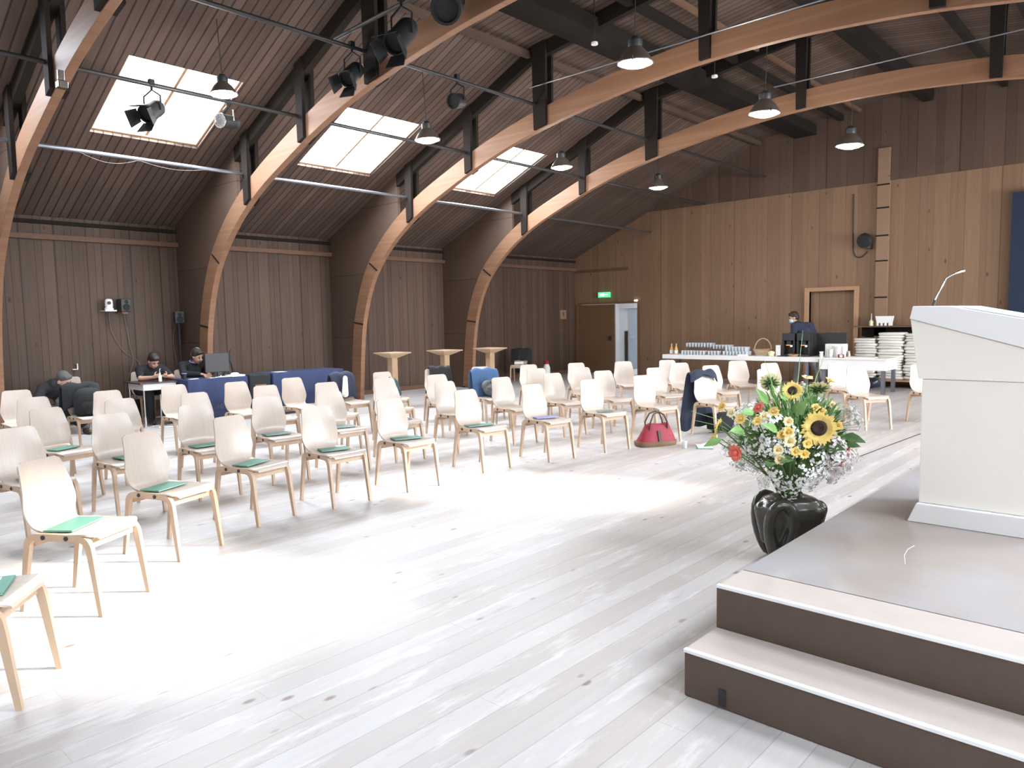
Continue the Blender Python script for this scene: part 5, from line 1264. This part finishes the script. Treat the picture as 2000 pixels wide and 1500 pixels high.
def cupstack(x, y, n, lab):
    t = thing('cup_stack', lab, 'cups', (x, y, BT), 0, 'stacks of white cups')
    for k in range(n): obj('cup', lathe(bm_new(), [(0.028, 0.055*k), (0.044, 0.055*k + .065), (0.041, 0.055*k + .065), (0.025, 0.055*k + .008), (0, 0.055*k + .008), (0, 0.055*k)], n=14), 'porcelain', t, smooth=True)
k = 0
for x, y, n in [(-5.62, 15.74, 2), (-5.52, 15.84, 3), (-5.43, 15.76, 3), (-5.38, 15.9, 4), (-5.30, 15.80, 4), (-5.56, 15.96, 3), (-5.46, 16.02, 4), (-5.25, 15.95, 4)]:
    cupstack(x, y, n, '%s stack of white cups from the left on the right table' % ['first', 'second', 'third', 'fourth', 'fifth', 'sixth', 'seventh', 'eighth'][k]); k += 1
t = thing('white_crate', 'white open crate behind the cup stacks', 'crate', (-5.48, 16.22, BT)); obj('crate_body', box(bm_new(), (-.20, -.12, 0), (.20, .12, .27)), 'porcelain', t, bevel=.02)
t = thing('metal_jug', 'small steel jug right of the white cups', 'jug', (-5.10, 15.80, BT)); obj('jug_body', lathe(bm_new(), [(0, 0), (0.045, 0), (0.05, 0.05), (0.035, 0.12), (0.04, 0.14), (0, 0.14)], n=16), 'chrome', t, smooth=True)
t = thing('red_package', 'small red and white package beside the steel jug', 'package', (-5.21, 15.70, BT), 0.4); obj('package_body', box(bm_new(), (-.06, -.03, 0), (.06, .03, .07)), 'red', t, bevel=.01); obj('label_band', box(bm_new(), (-.025, -.032, .01), (.025, -.0305, .06)), 'paper', t)
t = thing('serving_tray', 'flat pale tray along the front of the right table', 'tray', (-4.85, 15.80, BT)); obj('tray_board', box(bm_new(), (-.28, -.12, 0), (.28, .12, .018)), 'towel', t)
tag(obj('floor_cable', tube(bm_new(), [(-2.65, 8.67, .004), (-2.62, 9.3, .004), (-2.55, 10.65, .004), (-2.4, 12.5, .004)], 0.005, 5), 'blackcable', smooth=True), 'thin dark cable on the floor behind the lectern', 'cable')

# ================================================================== PEOPLE
def person(name, label, J, hd, up, parts, skin='skin', hairm='hair', mask=False, hands=None, cap=False):
    """J: joint positions; parts: clothing spec"""
    t = thing(name, label, 'person', (J['pelvis'][0], J['pelvis'][1], 0)); org = Vector(t.location)
    V_ = {k: Vector(v) - org for k, v in J.items()}
    f = Vector(hd).normalized(); s = Vector(up).cross(f).normalized(); u = f.cross(s)
    Rm = Matrix((f, s, u)).transposed(); hc = V_['head']
    H = lambda p: hc + Rm @ Vector(p)
    q = Rm.to_quaternion()
    b = bm_new()
    ball(b, H((-0.012, 0, 0.025)), 0.096, 16, (1.0, 0.80, 1.02), q); ball(b, H((0.025, 0, -0.035)), 0.070, 14, (0.95, 0.86, 1.15), q); ball(b, H((0.045, 0, -0.085)), 0.032, 10, (1, 1.1, .9), q)
    capsule(b, H((0.082, 0, 0.012)), H((0.102, 0, -0.026)), 0.010, 0.014); 
    for e in (-1, 1): ball(b, H((-0.012, e*0.078, -0.012)), 0.026, 10, (.8, .45, 1.2), q); ball(b, H((0.070, e*0.032, -0.03)), 0.022, 8)
    capsule(b, H((-0.02, 0, -0.05)), V_['neck'], 0.052, 0.058)
    capsule(b, V_['neck'], V_['chest'], 0.07, 0.12); capsule(b, V_['chest'], V_['pelvis'], 0.11, 0.11)
    capsule(b, V_['sh_l'], V_['sh_r'], 0.055, 0.055)
    for sd in 'lr':
        capsule(b, V_['sh_'+sd], V_['el_'+sd], 0.046, 0.040); capsule(b, V_['el_'+sd], V_['wr_'+sd], 0.040, 0.027)
        capsule(b, V_['pelvis'], V_['hip_'+sd], 0.10, 0.09); capsule(b, V_['hip_'+sd], V_['kn_'+sd], 0.078, 0.055); capsule(b, V_['kn_'+sd], V_['an_'+sd], 0.052, 0.038)
        d, n = hands[sd]; d = Vector(d).normalized(); n = Vector(n); n = (n - d*n.dot(d)).normalized(); sv = d.cross(n)*(1 if sd == 'l' else -1); w = V_['wr_'+sd]
        for e in (-0.022, 0.0, 0.022): capsule(b, w + sv*e*0.7, w + sv*e + d*0.080, 0.018, 0.015)
        for i, (L_, e) in enumerate(((0.072, -0.030), (0.082, -0.010), (0.078, 0.010), (0.060, 0.030))):
            p0 = w + d*0.085 + sv*e; p1 = p0 + (d*0.85 + n*(0.45 + .08*i)).normalized()*L_*0.5; p2 = p1 + (d*0.35 + n*0.9).normalized()*L_*0.42
            capsule(b, p0, p1, 0.0095, 0.009, 8); capsule(b, p1, p2, 0.009, 0.0078, 8)
        p0 = w + d*0.025 - sv*0.028; p1 = p0 + (d*0.6 - sv*0.65 + n*0.35).normalized()*0.045; p2 = p1 + (d*0.8 - sv*0.1 + n*0.6).normalized()*0.03
        capsule(b, p0, p1, 0.013, 0.011, 8); capsule(b, p1, p2, 0.011, 0.009, 8)
    obj('body', b, skin, t, smooth=True, remesh=0.009)
    b = bm_new()
    ball(b, H((-0.030, 0, 0.050)), 0.104, 16, (1.0, 0.86, 0.98), q); ball(b, H((-0.055, 0, -0.005)), 0.085, 14, (0.9, 0.92, 1.0), q); capsule(b, H((0.045, -0.03, 0.092)), H((0.045, 0.03, 0.092)), 0.035, 0.035)
    obj('hair', b, hairm, t, smooth=True, remesh=0.010)
    for e in (-1, 1):
        ball(b := bm_new(), H((0.079, e*0.031, 0.010)), 0.010, 8); obj('eye', b, 'eye', t)
        capsule(b := bm_new(), H((0.086, e*0.018, 0.033)), H((0.080, e*0.045, 0.031)), 0.005, 0.004, 6); obj('eyebrow', b, hairm, t)
    if not mask:
        capsule(b := bm_new(), H((0.088, -0.018, -0.060)), H((0.088, 0.018, -0.060)), 0.006, 0.006, 6); obj('mouth', b, 'lip', t)
    else:
        b = bm_new(); ball(b, H((0.050, 0, -0.048)), 0.066, 14, (0.95, 0.93, 0.92), q); obj('face_mask', b, 'mask', t, smooth=True)
        b = bm_new()
        for e in (-1, 1): tube(b, [H((0.06, e*0.055, -0.02)), H((0.02, e*0.078, -0.01)), H((-0.02, e*0.084, 0.005))], 0.002, 4)
        obj('mask_loop', b, 'mask', t)
    for nm, mat, spec in parts:
        b = bm_new()
        for a_, c_, ra, rb in spec:
            pa = V_[a_] if isinstance(a_, str) else V_[a_[0]].lerp(V_[a_[1]], a_[2]); pb = V_[c_] if isinstance(c_, str) else V_[c_[0]].lerp(V_[c_[1]], c_[2])
            capsule(b, pa, pb, ra, rb, 14)
        obj(nm, b, mat, t, smooth=True, remesh=0.014)
    for sd in 'lr':
        b = bm_new(); a_ = V_['an_'+sd]; td = V_['toe_'+sd] - a_; td.z = 0
        capsule(b, (a_.x - td.x*.15, a_.y - td.y*.15, 0.045), (a_.x + td.x, a_.y + td.y, 0.035), 0.045, 0.035); capsule(b, a_, (a_.x, a_.y, 0.05), 0.05, 0.045)
        obj('shoe', b, 'darkleather', t, smooth=True, remesh=0.012)
    return t
def shirt(short=False, m='blackcloth', nm='sweater', r=0.0):
    E_ = 0.55 if short else 1.0
    sp = [('pelvis', 'chest', 0.155, 0.165), ('hip_l', 'hip_r', 0.12, 0.12), ('sh_l', 'sh_r', 0.078, 0.078), ('chest', ('chest', 'neck', 1.0), 0.15, 0.078)]
    for s in 'lr':
        sp += [('sh_'+s, 'el_'+s if not short else ('sh_'+s, 'el_'+s, 0.75), 0.075, 0.060)]
        sp += [('chest', 'sh_'+s, 0.13, 0.075)]
        if not short: sp += [('el_'+s, ('el_'+s, 'wr_'+s, 0.92), 0.058, 0.042)]
    return (nm, m, sp)
def pants(m='blackcloth'):
    sp = [('hip_l', 'hip_r', 0.125, 0.125)]
    for s in 'lr': sp += [('hip_'+s, 'kn_'+s, 0.105, 0.078), ('kn_'+s, ('kn_'+s, 'an_'+s, 0.95), 0.078, 0.062)]
    return ('trousers', m, sp)
def seated(px, py, head, chest, neck, el, wr, sh, kn=0.42, foot=0.40, sp=0.13):
    J = {'pelvis': (px, py, 0.56), 'chest': chest, 'neck': neck, 'head': head, 'hip_l': (px, py + .10, 0.55), 'hip_r': (px, py - .10, 0.55),
         'kn_l': (px + kn, py + sp, 0.53), 'kn_r': (px + kn, py - sp, 0.53), 'an_l': (px + foot, py + sp, 0.09), 'an_r': (px + foot, py - sp, 0.09), 'toe_l': (px + foot + .17, py + sp + .02, 0.03), 'toe_r': (px + foot + .17, py - sp - .02, 0.03)}
    J['sh_l'], J['sh_r'] = sh; J['el_l'], J['el_r'] = el; J['wr_l'], J['wr_r'] = wr; return J
J = seated(-13.02, 5.0, (-12.66, 4.99, 1.035), (-12.88, 5.0, 0.80), (-12.78, 5.0, 0.925), ((-12.58, 5.24, 0.765), (-12.60, 4.74, 0.765)), ((-12.42, 5.08, 0.785), (-12.42, 4.88, 0.785)), ((-12.82, 5.18, 0.90), (-12.82, 4.82, 0.90)), kn=0.40, foot=0.42)
person('person', 'seated person in a black t-shirt bent over a phone at the desk', J, (0.75, 0.10, -0.62), (0.5, 0, 1), [shirt(True, 'blackcloth', 't_shirt'), pants('blackcloth')], hands={'l': ((0.6, -0.6, 0.25), (-0.3, -0.6, 0.6)), 'r': ((0.6, 0.6, 0.25), (-0.3, 0.6, 0.6))})
t = thing('phone', 'black phone held by the person in the t-shirt', 'phone', (-12.335, 4.98, 0.835)); obj('phone_body', box(bm_new(), (-0.004, -0.035, -0.05), (0.004, 0.035, 0.075), Matrix.Rotation(0.7, 3, 'Y')), 'blackmetal', t)
J = seated(-12.86, 5.66, (-12.56, 5.68, 1.075), (-12.76, 5.66, 0.84), (-12.68, 5.67, 0.965), ((-12.52, 5.90, 0.80), (-12.54, 5.42, 0.80)), ((-12.24, 5.72, 0.79), (-12.26, 5.60, 0.79)), ((-12.71, 5.85, 0.935), (-12.71, 5.48, 0.935)), kn=0.40, foot=0.42)
t = person('person', 'seated person in a dark sweater and cap working at the computer', J, (0.88, 0.30, -0.35), (0.2, 0, 1), [shirt(False, 'blackcloth', 'sweater'), pants('blackcloth')], hands={'l': ((0.9, -0.3, -0.1), (0, 0, -1)), 'r': ((0.9, 0.3, -0.1), (0, 0, -1))})
org = Vector(t.location); hc = Vector(J['head']) - org
obj('collar', tube(bm_new(), [(Vector(J['neck']) - org) + Vector((0.065*math.cos(a) + .02, 0.075*math.sin(a), 0.03 - 0.02*math.cos(a))) for a in [2*PI*j/16 for j in range(16)]], 0.014, 6, closed=True), 'bluebook', t, smooth=True)
obj('headphone_band', tube(bm_new(), [hc + Vector((-0.02, 0.095*math.cos(a), 0.02 + 0.135*math.sin(a))) for a in [PI*j/12 for j in range(13)]], 0.012, 6), 'steel', t, smooth=True)
for e in (-1, 1): ball(b := bm_new(), hc + Vector((-0.01, e*0.092, -0.005)), 0.034, 10, (1, .5, 1)); obj('ear_cup', b, 'blackmetal', t, smooth=True)
# bent person, seen from behind and the side
px, py = -12.75, 3.72
J = {'pelvis': (px, py, 0.56), 'chest': (-12.58, 3.50, 0.70), 'neck': (-12.46, 3.46, 0.775), 'head': (-12.40, 3.57, 0.825), 'hip_l': (px + .04, py + .09, 0.55), 'hip_r': (px - .04, py - .09, 0.55),
     'kn_l': (-12.33, 3.78, 0.50), 'kn_r': (-12.42, 3.52, 0.50), 'an_l': (-12.33, 3.80, 0.09), 'an_r': (-12.45, 3.5, 0.09), 'toe_l': (-12.16, 3.80, .03), 'toe_r': (-12.28, 3.46, .03),
     'sh_l': (-12.42, 3.62, 0.72), 'sh_r': (-12.54, 3.32, 0.72), 'el_l': (-12.25, 3.62, 0.52), 'el_r': (-12.42, 3.18, 0.52), 'wr_l': (-12.15, 3.48, 0.44), 'wr_r': (-12.22, 3.20, 0.44)}
person('person', 'person in black, bent forward on a chair by the left wall', J, (0.7, 0.45, -0.55), (0.3, 0, 1), [shirt(False, 'blackcloth', 'sweater'), pants('camo')], hairm='greyhair', hands={'l': ((0.5, -0.6, -0.5), (-0.6, 0, -0.6)), 'r': ((0.7, 0.3, -0.5), (-0.6, 0, -0.6))})
# standing person behind the buffet
J = {'pelvis': (-6.30, 16.78, 0.93), 'chest': (-6.36, 16.74, 1.24), 'neck': (-6.52, 16.72, 1.42), 'head': (-6.60, 16.70, 1.545), 'hip_l': (-6.30, 16.68, 0.92), 'hip_r': (-6.30, 16.88, 0.92),
     'kn_l': (-6.46, 16.66, 0.50), 'kn_r': (-6.22, 16.90, 0.50), 'an_l': (-6.52, 16.66, 0.09), 'an_r': (-5.98, 16.92, 0.13), 'toe_l': (-6.70, 16.64, .03), 'toe_r': (-6.16, 16.90, .03),
     'sh_l': (-6.52, 16.56, 1.37), 'sh_r': (-6.27, 16.86, 1.37), 'el_l': (-6.50, 16.48, 1.10), 'el_r': (-6.16, 16.92, 1.10), 'wr_l': (-6.62, 16.44, 1.00), 'wr_r': (-6.38, 16.80, 0.98)}
t = person('person', 'standing person in a navy jacket with a pale blue face mask behind the buffet', J, (-0.80, -0.42, -0.30), (0, 0, 1), [shirt(False, 'navycloth', 'jacket'), pants('trouser')], mask=True, hands={'l': ((-0.8, -0.2, -0.4), (0.3, 0.6, -0.6)), 'r': ((-0.8, -0.3, -0.4), (0.3, -0.6, -0.6))})
